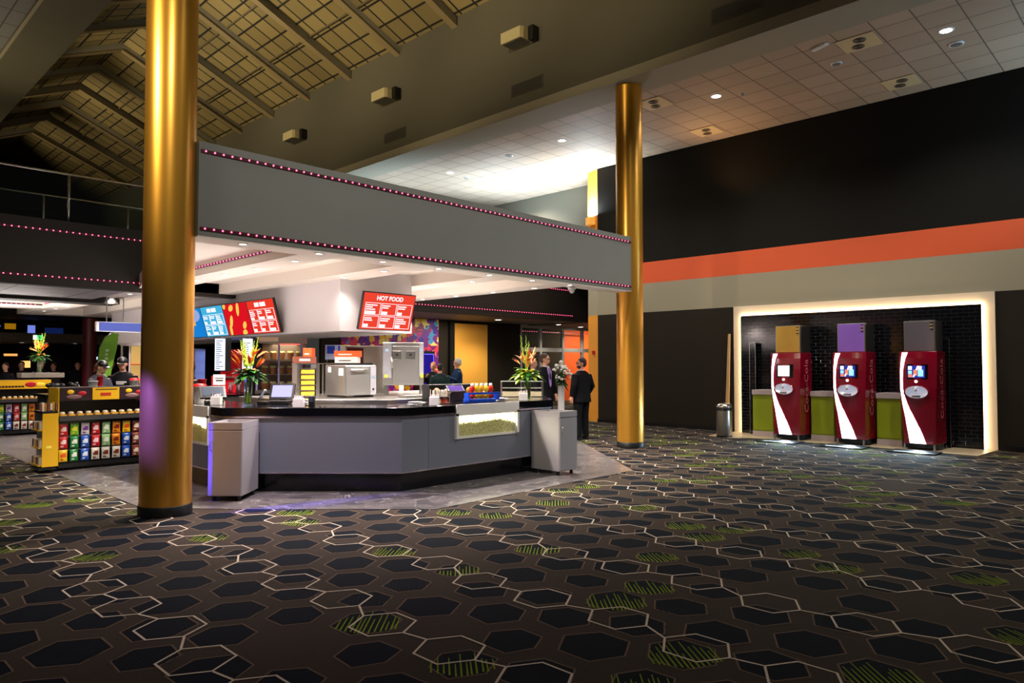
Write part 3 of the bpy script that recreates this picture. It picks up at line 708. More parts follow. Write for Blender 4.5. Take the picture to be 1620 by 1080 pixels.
MB().box(.455, .475, -.016, 0, .2, 1.92).box(.05, .475, -.016, 0, 1.9, 1.92).build('light_edge', emit('cabinet_edge', rgb(110, 100, 255), 2), t)
area_light('back_right_soffit_lamps', (14.2, 15.5, 2.95), (0, 0, 0), .3, 60, (1, .86, .68), size_y=.3)
for x, y, lb in ((15.38, 15.5, 'round soffit downlight over the yellow wall panel'), (18.71, 15.9, 'round soffit downlight in front of the glazed doors'), (20.5, 16.35, 'round soffit downlight nearest the right end of the glazed doors'), (11.6, 15.3, 'round soffit downlight above the mural')):
    downlight(x, y, 2.99, lb, .10, 'soffit downlights at the back right', 170 if x < 16 else 60, (1, .9, .75))
# glazed doors
gd = thing('glazed_door_screen', 'white framed glass doors and transoms at the back right', 'doors', (17.7, YB + .02, .004))
M_frame = mat('door_frame_white', rgb(200, 196, 190), .45)
MB().box(0, 3.9, 0, .08, 2.06, 2.20).box(0, 3.9, 0, .08, 2.88, 2.985).build('transom_bar', M_frame, gd)
for x in (0, 1.02, 2.24, 3.4): MB().box(x, x + .10, -.01, .09, 0, 2.9).build('mullion', M_frame, gd)
for x0, x1 in ((.10, 1.02), (1.12, 2.24), (2.34, 3.4)):
    MB().box(x0, x1, .035, .045, .10, 2.06).build('glass_pane', glass('door_glass', (.85, .88, .88), .08), gd)
    MB().box(x0, x1, .035, .045, 2.20, 2.88).build('transom_pane', glass('door_glass'), gd)
    MB().box(x0, x1, .0, .08, .0, .10).build('bottom_rail', M_frame, gd)
struct(MB().box(17.7, 34, 20.5, 20.7, 0, 3.6).build('wall_lobby', mat('lobby_orange', rgb(196, 84, 34), .6)))
struct(MB().box(17.6, 24.0, 20.2, 20.5, 0, 3.6).build('wall_lobby_dark', M_dark))
struct(MB().box(17.7, 34, 16.85, 20.7, 3.4, 3.5).build('ceiling_lobby', M_mezz))
area_light('lobby_lamp', (25.6, 18.6, 3.35), (0, 0, 0), 1.2, 420, (1, .7, .4))
led_strip(21.4, 25.8, 20.19, 3.0, -1, 'red LED strip seen through the transoms of the glazed doors', pitch=.14)

# ================================================================ service counter
OUT = [(3.9, 11.9), (3.9, 8.9), (5.49, 7.24), (8.38, 7.24), (10.0, 8.95), (10.0, 11.2)]
INN = [(4.7, 11.9), (4.7, 9.24), (5.84, 8.04), (8.05, 8.04), (9.2, 9.26), (9.2, 11.2)]
def inset(p, d):   # simple move towards the counter centre line
    q = []
    for i, (x, y) in enumerate(p):
        a = p[max(i - 1, 0)]; c = p[min(i + 1, len(p) - 1)]
        n1 = Vector((x - a[0], y - a[1])); n2 = Vector((c[0] - x, c[1] - y))
        if n1.length == 0: n1 = n2
        if n2.length == 0: n2 = n1
        n1 = n1.normalized(); n2 = n2.normalized(); m1 = Vector((-n1.y, n1.x)); m2 = Vector((-n2.y, n2.x)); m = (m1 + m2).normalized(); k = d / max(.3, m.dot(m1))
        q.append((x + m.x * k, y + m.y * k))
    return q
sc = thing('service_counter', 'long eight-sided grey concession counter with a black slab top', 'counter', (0, 0, .006))
MB().prism(OUT + INN[::-1], .955, 1.064).build('countertop', [M_blackgloss], sc, bevel=.006)
o2 = inset(OUT, .03); i2 = inset(OUT, .06)
pan = MB()
def panel_seg(a, b, z0, z1, th=.03, mb=pan, m=0):
    a = Vector(a); b = Vector(b); d = (b - a).normalized(); n = Vector((-d.y, d.x)) * th
    p = [tuple(a), tuple(b), tuple(b + n), tuple(a + n)]; mb.prism(p, z0, z1, m)
Z0_, Z1_ = .25, .935
segs = [(o2[1], o2[2]), (o2[3], o2[4]), (o2[4], o2[5])]
for i, (a, b) in enumerate(segs):
    m_ = MB(); panel_seg(a, b, Z0_, Z1_, mb=m_); m_.build('front_panel', M_counter, sc)
yf = o2[2][1]; xl = o2[0][0]
m_ = MB(); panel_seg((o2[2][0], yf), (5.93, yf), Z0_, Z1_, mb=m_); panel_seg((5.935, yf), (6.38, yf), Z0_, Z1_, mb=m_); m_.build('front_panel', M_counter, sc)
m_ = MB(); panel_seg((7.60, yf), (o2[3][0], yf), Z0_, Z1_, mb=m_); m_.build('front_panel', M_counter, sc)
m_ = MB(); panel_seg((6.38, yf), (7.60, yf), Z0_, .60, mb=m_); m_.build('front_panel', M_counter, sc)
m_ = MB(); panel_seg(o2[0], (xl, 10.65), Z0_, Z1_, mb=m_); panel_seg((xl, 9.25), o2[1], Z0_, Z1_, mb=m_); panel_seg((xl, 10.65), (xl, 9.25), Z0_, .55, mb=m_); m_.build('front_panel', M_counter, sc)
ms = MB(); k4 = inset(OUT, .022)
for a, b in zip(k4, k4[1:]): panel_seg(a, b, .935, .955, .03, ms); panel_seg(a, b, .235, .25, .03, ms)
ms.build('metal_trim', mat('satin_alu', (.7, .62, .75), .25, .9), sc)
kb = MB(); k5 = inset(OUT, .10)
for a, b in zip(k5, k5[1:]): panel_seg(a, b, 0, .235, .04, kb)
kb.build('kickboard', mat('black_marble', rgb(14, 15, 22), .15, noise=.5, nscale=8), sc)
bi = MB()
for a, b in zip(INN, INN[1:]):
    panel_seg(b, a, 0.0, .95, .03, bi)
bi.build('back_panel', M_counter, sc)
# popcorn windows
M_pop = mat('popcorn', rgb(226, 208, 150), .7, noise=.55, nscale=38, bump=.8)
M_popl = emit('popcorn_light', (1, .93, .62), 7)
def popcorn_window(parent, origin, ux, W_, z0, z1, depth, label_dark=False):
    """window box in a vertical face; origin = left-front corner seen from outside, ux = direction along, inward = left normal"""
    u = Vector(ux); n = Vector((-u.y, u.x)); O = Vector(origin)
    def P(a, d, z): q = O + u * a + n * d; return (q.x, q.y, z)
    w_ = MB()
    def bx(a0, a1, d0, d1, za, zb, mb, m=0):
        vs = [P(a, d, z) for z in (za, zb) for a, d in ((a0, d0), (a1, d0), (a1, d1), (a0, d1))]
        mb.add(vs, [(3, 2, 1, 0), (4, 5, 6, 7), (0, 1, 5, 4), (1, 2, 6, 5), (2, 3, 7, 6), (3, 0, 4, 7)], m)
    fr = MB(); bx(0, W_, -.012, .03, z0 - .02, z0 + .012, fr); bx(0, .05, -.012, .03, z0, z1, fr); bx(W_ - .05, W_, -.012, .03, z0, z1, fr); bx(0, W_, -.012, .03, z1 - .03, z1 + .02, fr)
    bx(0, W_, -.05, -.032, z1 - .03, 1.068, fr); bx(0, .04, -.05, -.012, z0, z1, fr); bx(W_ - .04, W_, -.05, -.012, z0, z1, fr)
    fr.build('window_frame', M_white, parent)
    b_ = MB(); bx(0, W_, depth, depth + .02, z0, z1, b_); bx(0, W_, .03, depth, z0 - .02, z0, b_); bx(0, .02, .03, depth, z0, z1, b_); bx(W_ - .02, W_, .03, depth, z0, z1, b_); bx(0, W_, .03, depth, z1, z1 + .02, b_)
    b_.build('display_box', M_whitep, parent)
    g_ = MB(); bx(.05, W_ - .05, .0, .006, z0 + .012, z1 - .03, g_); g_.build('window_glass', glass('thin_glass', (.97, .98, .95), .05), parent)
    l_ = MB(); bx(.06, W_ - .06, .10, .14, z1 - .02, z1 - .005, l_); lo = l_.build('lamp', M_popl, parent); c_ = P(W_ / 2, .12, z1 - .03); area_light('lamp', c_, (0, 0, math.atan2(u.y, u.x)), W_ * .8, 55, (1, .93, .66), size_y=.08, parent=parent)
    R = random.Random(int(W_ * 1000)); pc = MB()
    H_ = z1 - z0
    def hz(a): return z0 + H_ * (.50 + .18 * math.sin(PI * a / W_) + .04 * math.sin(9 * a))
    na, nd = 26, 8; vs = []
    for i in range(na + 1):
        a = .025 + (W_ - .05) * i / na
        vs += [P(a, .012, z0 + .001), P(a, .012, hz(a) - .02)] + [P(a, .012 + (depth - .02) * k / nd, hz(a) - .01 + R.uniform(-.01, .01)) for k in range(1, nd + 1)]
    q = nd + 2
    pc.add(vs, [(i * q + k, (i + 1) * q + k, (i + 1) * q + k + 1, i * q + k + 1) for i in range(na) for k in range(q - 1)], 0)
    for _ in range(900):
        a = R.uniform(.04, W_ - .04)
        if R.random() < .72: p = P(a, .016, R.uniform(z0 + .01, hz(a)))
        else: p = P(a, R.uniform(.02, depth - .03), hz(a) + R.uniform(-.01, .012))
        r = R.uniform(.008, .014); pc.ball(p, (r, r * R.uniform(.7, 1), r * R.uniform(.7, 1)), 6, 3)
    po = pc.build('popcorn', M_pop, parent); po['kind'] = 'stuff'
popcorn_window(sc, (6.38, yf), (1, 0), 1.22, .62, .945, .38)
popcorn_window(sc, (xl, 10.65), (0, -1), 1.40, .57, .945, .38)

# inner stainless bench with a raised edge
ib = thing('prep_bench', 'stainless steel preparation bench behind the counter carrying the ovens', 'bench', (0, 0, .006))
BP = [(4.95, 8.95), (5.95, 8.35), (8.0, 8.3), (9.1, 9.5), (9.1, 10.15), (5.2, 10.15), (4.95, 9.7)]
BP = [(5.05, 9.9), (5.02, 9.35), (6.02, 8.30), (7.9, 8.28), (9.05, 9.45), (9.05, 10.9), (5.05, 10.9)]
MB().prism(BP, 1.02, 1.11).build('worktop', M_steel, ib, bevel=.004)
MB().prism(inset(BP[:-2], .10) + [(8.9, 10.8), (5.2, 10.8)], .02, 1.02).build('cupboards', M_steeld, ib)

# ---- combi oven, rack oven etc.
def place(t, x, y, z, rz): t.location = (x, y, z); t.rotation_euler = (0, 0, rz)
FACE = TH - PI / 2        # local -Y faces the camera side
ov = thing('convection_oven', 'large brushed steel oven with a long bar handle, lower left of the two', 'oven', (6.17, 9.19, 1.118), 0)
MB().box(-.28, .28, 0, .55, .03, .49).build('body', M_oven, ov, bevel=.012)
MB().box(-.26, .15, -.022, 0, .05, .47).build('door', mat('oven_door', (.50, .49, .48), .28, .82), ov, bevel=.006)
MB().tube([(-.20, -.06, .42), (.09, -.06, .42)], .013, 10).box(-.19, -.17, -.06, -.02, .41, .43).box(.06, .08, -.06, -.02, .41, .43).build('handle', M_steel, ov)
MB().box(.17, .275, -.012, 0, .04, .47).build('control_panel', mat('panel_pale', rgb(190, 190, 200), .3, .5), ov)
MB().lathe(0, 0, [(.016, 0), (.012, .02)], 14).xf(lambda v: Vector((v.x + .22, -v.z - .012, v.y + .12))).build('knob', M_black, ov)
MB().box(.195, .25, -.016, -.012, .29, .33).build('readout', emit('readout', (.7, .85, 1), .8), ov)
for x in (-.24, .24): MB().box(x - .03, x + .03, .05, .5, 0, .03).build('foot', M_black, ov)
MB().box(-.284, -.281, .04, .16, .33, .44).box(-.284, -.281, .38, .46, .38, .46).build('notice', M_white, ov)
tr = thing('baking_tray', 'dark oven tray lying on top of the lower left oven', 'tray', (6.17, 9.24, 1.61), -.05)
MB().box(-.22, .24, 0, .36, 0, .008).box(-.22, .24, 0, .01, 0, .03).box(-.22, .24, .35, .36, 0, .03).box(-.22, -.21, 0, .36, 0, .03).box(.23, .24, 0, .36, 0, .03).build('pan', M_black, tr)
o2_ = thing('upright_oven', 'tall brushed steel oven with two small hatches, right of the bar handled oven', 'oven', (7.11, 9.37, 1.118), FACE + .12)
MB().box(-.33, .33, 0, .55, .16, .86).build('body', M_oven, o2_, bevel=.01)
MB().box(-.17, .25, -.02, 0, .18, .80).build('door', mat('oven_door', (.50, .49, .48), .28, .82), o2_, bevel=.006)
MB().box(-.325, -.19, -.01, 0, .28, .84).box(.26, .325, -.01, 0, .30, .84).build('control_panel', mat('panel_pale', rgb(190, 190, 200), .3, .5), o2_)
for x in (-.10, .12):
    MB().box(x - .075, x + .075, -.03, -.02, .58, .72).build('hatch', M_steel, o2_, bevel=.004); MB().box(x - .02, x + .02, -.042, -.03, .645, .67).build('hatch_catch', M_black, o2_)
MB().box(-.29, -.235, -.014, -.01, .71, .755).box(.27, .32, -.014, -.01, .71, .755).build('readout', emit('readout', (.7, .85, 1), .8), o2_)
MB().tube([(-.19, -.05, .62), (-.175, -.06, .5), (-.175, -.05, .44)], .015, 8).build('handle', M_steel, o2_)
MB().box(-.30, -.25, -.013, -.01, .285, .33).box(.285, .325, -.013, -.01, .28, .35).build('warning_sticker', mat('sticker_yellow', rgb(235, 215, 30), .5), o2_)
for x in (-.28, .28):
    for y in (.05, .48): MB().cyl(x, y, 0, .16, .022, 10).build('leg', M_steeld, o2_)
for i, (x, y, w_, c, lb) in enumerate(((6.75, 8.6, .22, M_steel, 'shallow steel tray at the front of the bench between the ovens'), (7.75, 8.62, .24, M_whitep, 'white shallow tray on the bench below the tall oven'), (8.2, 8.95, .26, M_steel, 'steel tray at the right end of the bench'))):
    q = thing('serving_tray', lb, 'tray', (x, y, 1.118), FACE * .3, 'trays on the steel bench'); MB().box(-w_, w_, -.14, .14, 0, .04).build('pan', c, q, bevel=.01)
# hood box behind, extraction
t = thing('extraction_unit', 'steel extraction housing between the tray rack and the tall oven', 'kitchen unit', (7.05, 10.22, 1.118), FACE * .4)
MB().box(-.42, .32, 0, .40, 0, .82).build('housing', M_steel, t, bevel=.01); MB().box(-.40, -.12, -.01, 0, .45, .78).build('vent_window', mat('brown_glass', rgb(60, 26, 22), .15), t)
# tray rack with yellow boxes
t = thing('tray_rack', 'steel slotted tray rack left of the lower oven', 'rack', (5.53, 9.62, 1.118), -.3)
for x in (-.16, .12): MB().box(x, x + .04, 0, .36, 0, .50).build('side_frame', M_steel, t)
for k in range(6):
    MB().box(-.12, .12, 0, .36, .02 + .082 * k, .032 + .082 * k).build('rack_shelf', M_steel, t)
MB().box(-.17, .17, 0, .36, .50, .515).build('rack_top', M_steel, t)
p0 = None
for k in range(5):
    lb = 'yellow food carton in the tray rack, %s from the bottom' % NUM[k]
    if p0 is None:
        p0 = thing('food_carton', lb, 'carton', (5.53, 9.62, 1.118 + .033), -.3, 'yellow cartons in the tray rack'); MB().box(-.10, .10, .01, .33, .001, .062).build('box', mat('carton_yellow', rgb(200, 160, 40), .6), p0)
    else: dup(p0, (5.53, 9.62, 1.118 + .033 + .082 * k), lb)
t = thing('menu_box', 'brown box with white lettering on top of the tray rack', 'box', (5.53, 9.62, 1.635), -.3)
MB().box(-.17, .12, 0, .3, 0, .10).build('box', mat('box_brown', rgb(120, 60, 40), .6), t); bl = MB().box(-.13, .03, -.002, 0, .035, .065); bl.build('label_mark', M_white, t)
for x, y, z, l, c, lb in ((5.63, 9.82, 1.737, .13, (226, 92, 36), 'tall orange carton standing on the brown box'), (6.52, 10.12, 1.742, .42, (230, 96, 34), 'long orange carton stacked high behind the lower oven'), (6.50, 10.10, 1.640, .38, (226, 222, 220), 'white carton under the long orange carton')):
    q = thing('supply_carton', lb, 'carton', (x, y, z), FACE, 'supply cartons above the ovens'); MB().box(-l / 2, l / 2, 0, .2, 0, .10 if l > .2 else .13).build('box', mat('carton_%d%d' % (c[0], c[1]), rgb(*c), .6), q, bevel=.004)
    MB().box(-l / 3, l / 5, -.002, 0, .03, .05).build('print', M_whitep if c[1] < 100 else M_steeld, q)
t = thing('back_shelf', 'steel shelf unit standing behind the ovens holding supply cartons', 'shelf', (6.22, 10.22, 1.118), FACE)
MB().box(-.16, .62, 0, .28, .505, .52).build('shelf_board', M_steel, t)
for x in (-.15, .6):
    for y in (.01, .25): MB().box(x, x + .02, y, y + .02, 0, .52).build('leg', M_steel, t)

# ---- popcorn warmer cabinet and back counter equipment
bc = thing('back_counter', 'low back counter under the menu screens carrying the warmer and dispensers', 'counter', (5.7, 13.2, .006))
MB().box(0, 2.2, 0, 1.9, 0, 1.0).build('cupboards', M_steeld, bc); MB().box(-.03, 2.2, -.03, 1.9, 1.0, 1.04).build('worktop', M_blackgloss, bc)
pw = thing('popcorn_warmer', 'tall glass popcorn warmer cabinet with steel posts and shelves of popcorn tubs', 'food warmer', (7.02, 13.35, 1.047), FACE + .1)
MB().box(-.46, .46, 0, .5, 1.0, 1.20).build('canopy', mat('warmer_hood', (.42, .36, .30), .35, .8), pw); MB().box(-.44, -.02, -.01, 0, 1.03, 1.16).build('sign', mat('warmer_sign', rgb(205, 175, 150), .5, emis=rgb(205, 165, 130), es=.25), pw)
MB().box(-.46, .46, 0, .5, 0, .05).build('base', M_steel, pw)
for x in (-.45, -.02, .42): MB().box(x, x + .035, 0, .035, .05, 1.0).build('post', mat('post_lilac', rgb(170, 160, 205), .35, .5), pw)
for z in (.36, .66): MB().box(-.42, .42, .04, .46, z, z + .012).build('rack_shelf', M_steel, pw)
MB().box(-.43, .43, .015, .022, .05, 1.0).build('glass_front', glass('thin_glass'), pw)
MB().box(-.44, .44, .48, .5, .05, 1.0).build('back', mat('warmer_back', rgb(120, 100, 90), .4), pw)
MB().box(.0, .42, -.005, 0, .965, .985).build('red_strip', emit('warmer_red', (1, .1, .1), 1.5), pw)
area_light('lamp', (0, .25, .98), (0, 0, 0), .5, 6, (1, .85, .6), parent=pw)
p0 = None; n_ = 0
for zi, z in enumerate((.055, .375, .675)):
    for k in range(5):
        lb = 'tub of popcorn in the glass warmer, %s shelf, %s from left' % (('bottom', 'middle', 'top')[zi], NUM[k])
        x = -.33 + .17 * k; c, s_ = math.cos(FACE + .1), math.sin(FACE + .1); X, Y = 7.02 + x * c - .22 * s_, 13.35 + x * s_ + .22 * c
        if p0 is None:
            p0 = thing('popcorn_tub', lb, 'tub', (X, Y, 1.047 + z), 0, 'popcorn tubs in the warmer')
            MB().lathe(0, 0, [(.05, 0), (.07, .13)], 14).build('tub', mat('tub_brown', rgb(150, 90, 50), .5), p0)
            q = MB(); R = random.Random(2)
            for _ in range(26): a, r = R.uniform(0, 6.28), R.uniform(0, .055); q.ball((r * math.cos(a), r * math.sin(a), .13 + R.uniform(0, .03) - r * .2), .018, 6, 4)
            q.build('popcorn', M_pop, p0)['kind'] = 'stuff'
        else: dup(p0, (X, Y, 1.047 + z), lb)
# red dispenser, lit vertical menus, fridge
t = thing('juice_dispenser', 'tall red slush dispenser left of the tall flower arrangement', 'dispenser', (6.30, 14.15, 1.047), FACE)
MB().box(-.12, .24, 0, .35, .0, .87).build('body', mat('dispenser_red', rgb(196, 10, 30), .35), t, bevel=.012); MB().box(-.26, .24, -.10, 0, 0, .34).build('lower_body', mat('dispenser_red', rgb(196, 10, 30), .35), t, bevel=.012)
MB().box(-.12, .2, -.16, -.10, .30, .33).build('tap', M_steel, t)
t = thing('cup_sign', 'small white sign card with dark marks left of the red dispenser', 'sign', (5.88, 13.55, 1.045), FACE)
MB().box(-.1, .13, 0, .012, .18, .38).build('card', M_whitep, t); MB().box(-.0, .02, 0, .012, 0, .18).build('stand', M_steel, t); MB().box(-.07, .1, -.002, 0, .30, .315).box(-.05, .09, -.002, 0, .25, .275).build('print', M_black, t)
for x, z0, z1, lb in ((6.02, 1.50, 2.14, 'left vertical lit price list hanging below the menu screens'), (6.42, 1.46, 2.14, 'right vertical lit price list, partly behind the flowers')):
    t = thing('price_list', lb, 'sign', (x, 14.05 - (.35 if x > 6.2 else 0), z0), FACE + .25, 'vertical lit price lists')
    MB().box(-.0, .30, .01, .04, -.02, z1 - z0).build('frame', M_black, t); MB().box(.0, .19, 0, .01, 0, z1 - z0 - .01).build('lit_face', emit('list_face', (.82, .86, 1), 1.5), t)
    q = MB(); R = random.Random(8)
    for k in range(14): q.box(.02, .02 + R.uniform(.06, .14), -.003, 0, .03 + k * .042, .045 + k * .042)
    q.build('print', emit('list_print', rgb(60, 90, 120), 1), t); MB().box(.12, .14, .01, .03, z1 - z0, 2.166 - z0).build('hanger', M_steel, t)
fr = thing('drinks_fridge', 'glass door drinks fridge glowing blue white behind the flower arrangement', 'fridge', (7.35, 15.9, .006), FACE + .1)
MB().box(-.40, .40, 0, .6, 0, 2.0).build('cabinet', M_black, fr); MB().box(-.34, .20, -.012, 0, .15, 1.92).build('lit_door', emit('fridge_glow', rgb(130, 150, 240), 1.25), fr)
for k in range(6): MB().box(-.34, .20, -.02, -.012, .35 + .26 * k, .37 + .26 * k).build('rack_shelf', M_whitep, fr)
MB().box(.205, .225, -.05, -.012, .7, 1.4).build('handle', M_steel, fr)
t = thing('hot_cabinet', 'bright lit cabinet at the far left behind the till staff', 'cabinet', (5.98, 15.6, .006), FACE)
MB().box(-.35, .28, 0, .5, 0, 1.95).build('body', M_steel, t); MB().box(-.33, .12, -.01, 0, 1.1, 1.85).build('lit_front', emit('cabinet_warm', rgb(240, 225, 215), 1.1), t); MB().box(-.33, .12, -.02, -.01, 1.45, 1.52).build('rail', mat('rail_red', rgb(200, 60, 70), .4), t)
# white ledge with coloured packaging at the back
t = thing('poster_strip', 'blue yellow and white poster strip beyond the orange cartons', 'poster', (8.1, 12.8, 1.72), FACE)
MB().box(-.32, .2, 0, .02, 0, .30).build('sheet', mat('poster_pale', rgb(190, 200, 240), .5), t)
MB().box(-.28, -.12, -.006, 0, .12, .28).box(-.05, .0, -.006, 0, .02, .28).build('blue_shapes', mat('poster_blue', rgb(40, 60, 190), .5), t); MB().box(.02, .18, -.006, 0, .02, .30).build('yellow_block', mat('poster_yellow', rgb(225, 230, 40), .5), t)
MB().box(-.3, -.28, .02, .04, -.67, .3).box(.17, .19, .02, .04, -.67, .3).build('stand', M_steeld, t)
t = thing('kitchen_shelving', 'dark steel shelving with food boxes at the back of the kitchen island', 'shelving', (8.1, 12.9, .006), FACE)
MB().box(-.35, .9, .1, .5, 0, 1.04).build('unit', M_steeld, t); MB().box(.3, 1.3, .1, .5, 1.70, 1.74).box(.3, .34, .1, .5, 1.04, 1.7).box(1.26, 1.3, .1, .5, 0, 1.7).build('upper_shelf', M_whitep, t)
t = thing('food_crate', 'brown crate of wrapped food on the white upper kitchen shelf', 'crate', (8.75, 12.35, 1.7475), FACE)
MB().box(-.40, .22, .1, .4, 0, .18).build('crate', mat('crate_brown', rgb(140, 92, 50), .6, noise=.4, nscale=30), t)

# ---------------------------------------------------------------- menu screens
M_scr_frame = M_black
def menu_screen(label, loc, rz, W_, H_, base, kind):
    t = thing('menu_screen', label, 'screen', loc, rz, 'menu screens on the bulkhead')
    tilt = math.radians(16)
    def T(v): return Vector((v.x, v.y * math.cos(tilt) - v.z * math.sin(tilt), v.z * math.cos(tilt) + v.y * math.sin(tilt)))
    MB().box(0, W_, 0, .05, 0, H_).xf(T).build('housing', M_black, t)
    e = .014
    MB().box(e, W_ - e, -.004, 0, e, H_ - e).xf(T).build('display', emit('scr_' + kind, base, 1.0), t)
    mW = emit('scr_white', (1, .93, .95), 1.25); pr = MB(); R = random.Random(len(label))
    def r(x0, x1, z0, z1, d=-.008): pr.box(x0 * W_, x1 * W_, d, -.004, z0 * H_, z1 * H_)
    if kind in ('red', 'hot', 'cyan'):
        if kind != 'hot':
            r(.30, .46, .80, .92); r(.50, .70, .80, .92)
        for c in range(3):
            for q in range(2):
                x0, z0 = .06 + .305 * c, .06 + .345 * q; x1, z1 = x0 + .285, z0 + .32; th = .008
                r(x0, x1, z0, z0 + .012); r(x0, x1, z1 - .012, z1); r(x0, x0 + th, z0, z1); r(x1 - th, x1, z0, z1)
                zz = z1 - .05
                for k in range(R.choice((2, 3))): r(x0 + .02, x0 + .02 + R.uniform(.10, .2), zz - .03, zz); zz -= .055
                r(x0 + .015, x0 + R.choice((.10, .12, .2)), z0 + .02, z0 + .10)
    if pr.v: pr.xf(T).build('menu_print', mW, t)
    if kind == 'hot':
        o = text('HOT FOOD', .105, mW, t, T(Vector((W_ / 2, -.006, H_ * .85))), (PI / 2 + tilt, 0, 0), 'heading', bold=.003)
    if kind == 'fries':
        for (x, z, a, l) in ((.35, .85, .3, .22), (.62, .80, 1.2, .30), (.25, .45, 1.0, .28), (.75, .30, .6, .2), (.15, .16, 1.4, .26), (.70, .08, .2, .2), (.08, .93, .5, .14)):
            vs = [(x * W_ + l / 2 * (math.cos(a) * math.cos(b)) - .05 * math.sin(a) * math.sin(b) * 1.2, -.006, z * H_ + l / 2 * math.sin(a) * math.cos(b) + .05 * math.cos(a) * math.sin(b) * 1.2) for b in [2 * PI * i / 14 for i in range(14)]]
            vs = [(min(max(v[0], e), W_ - e), v[1], min(max(v[2], e), H_ - e)) for v in vs]
            MB().add(vs, [tuple(range(14))[::-1]], 0).xf(T).build('picture', emit('fries_shape', rgb(250, 205, 90), 1), t)
    if kind == 'blue':
        q = MB(); q.add([(W_ * (.62 + .30 * math.cos(b)), -.006, H_ * (.76 + .22 * math.sin(b))) for b in [2 * PI * i / 20 for i in range(20)]], [tuple(range(20))[::-1]], 0)
        q.xf(T).build('picture', emit('scr_lilac', rgb(150, 170, 225), 1), t)
        MB().box(.45 * W_, .62 * W_, -.007, -.004, .42 * H_, .58 * H_).xf(T).build('picture_accent', emit('scr_sand', rgb(240, 180, 90), 1), t)
    MB().box(W_ * .4, W_ * .6, -.05, .075, H_ * .35, H_ * .65).build('bracket', M_steeld, t)
RZL = -PI / 2     # faces -X
for y, kd, base, lb in ((13.205, 'red', rgb(238, 60, 40), 'red and orange food menu screen at the right end of the row of four'), (14.28, 'fries', rgb(222, 20, 34), 'red menu screen with yellow food pictures, second from the right'),
                        (15.355, 'cyan', rgb(70, 180, 225), 'pale blue snack menu screen, third from the right'), (16.43, 'blue', rgb(24, 130, 215), 'deep blue picture menu screen partly behind the big column')):
    menu_screen(lb, (6.42, y, 2.20), RZL, 1.065, .66, base, kd)
menu_screen('red and orange HOT FOOD menu screen on the front of the white bulkhead', (6.80, 10.22, 2.21), 0, 1.10, .66, rgb(240, 70, 50), 'hot')

# ================================================================ litter bins at the counter
def litter_bin(x, y, rz, label):
    t = thing('litter_bin', label, 'bin', (x, y, .006), rz, 'square grey litter bins at the counter')
    MB().box(-.20, .20, 0, .545, .06, .84).build('cabinet', M_binm, t, bevel=.004)
    MB().box(-.195, .195, -.014, 0, .07, .83).build('door', M_binm, t, bevel=.003)
    q = MB(); q.box(-.20, .20, -.012, .012, .842, .925).box(-.20, .20, .533, .545, .842, .925).box(-.20, -.188, .012, .533, .842, .925).box(.188, .20, .012, .533, .842, .925); q.build('top_rim', M_binm, t)
    MB().box(-.188, .188, .012, .533, .842, .85).build('top_recess', mat('bin_recess', rgb(170, 168, 160), .4), t)
    MB().tube([(-.165, -.015, .60), (-.165, -.045, .61), (-.165, -.045, .70), (-.165, -.015, .71)], .006, 8).build('handle', M_steel, t)
    for a in (-.15, .15):
        for b in (.06, .48): MB().cyl(a, b, 0, .06, .025, 10).build('caster', M_black, t)
litter_bin(3.69, 8.29, FACE, 'grey square litter bin at the counter, just right of the big gold column')
litter_bin(8.09, 6.70, 0, 'grey square litter bin at the right end of the counter')

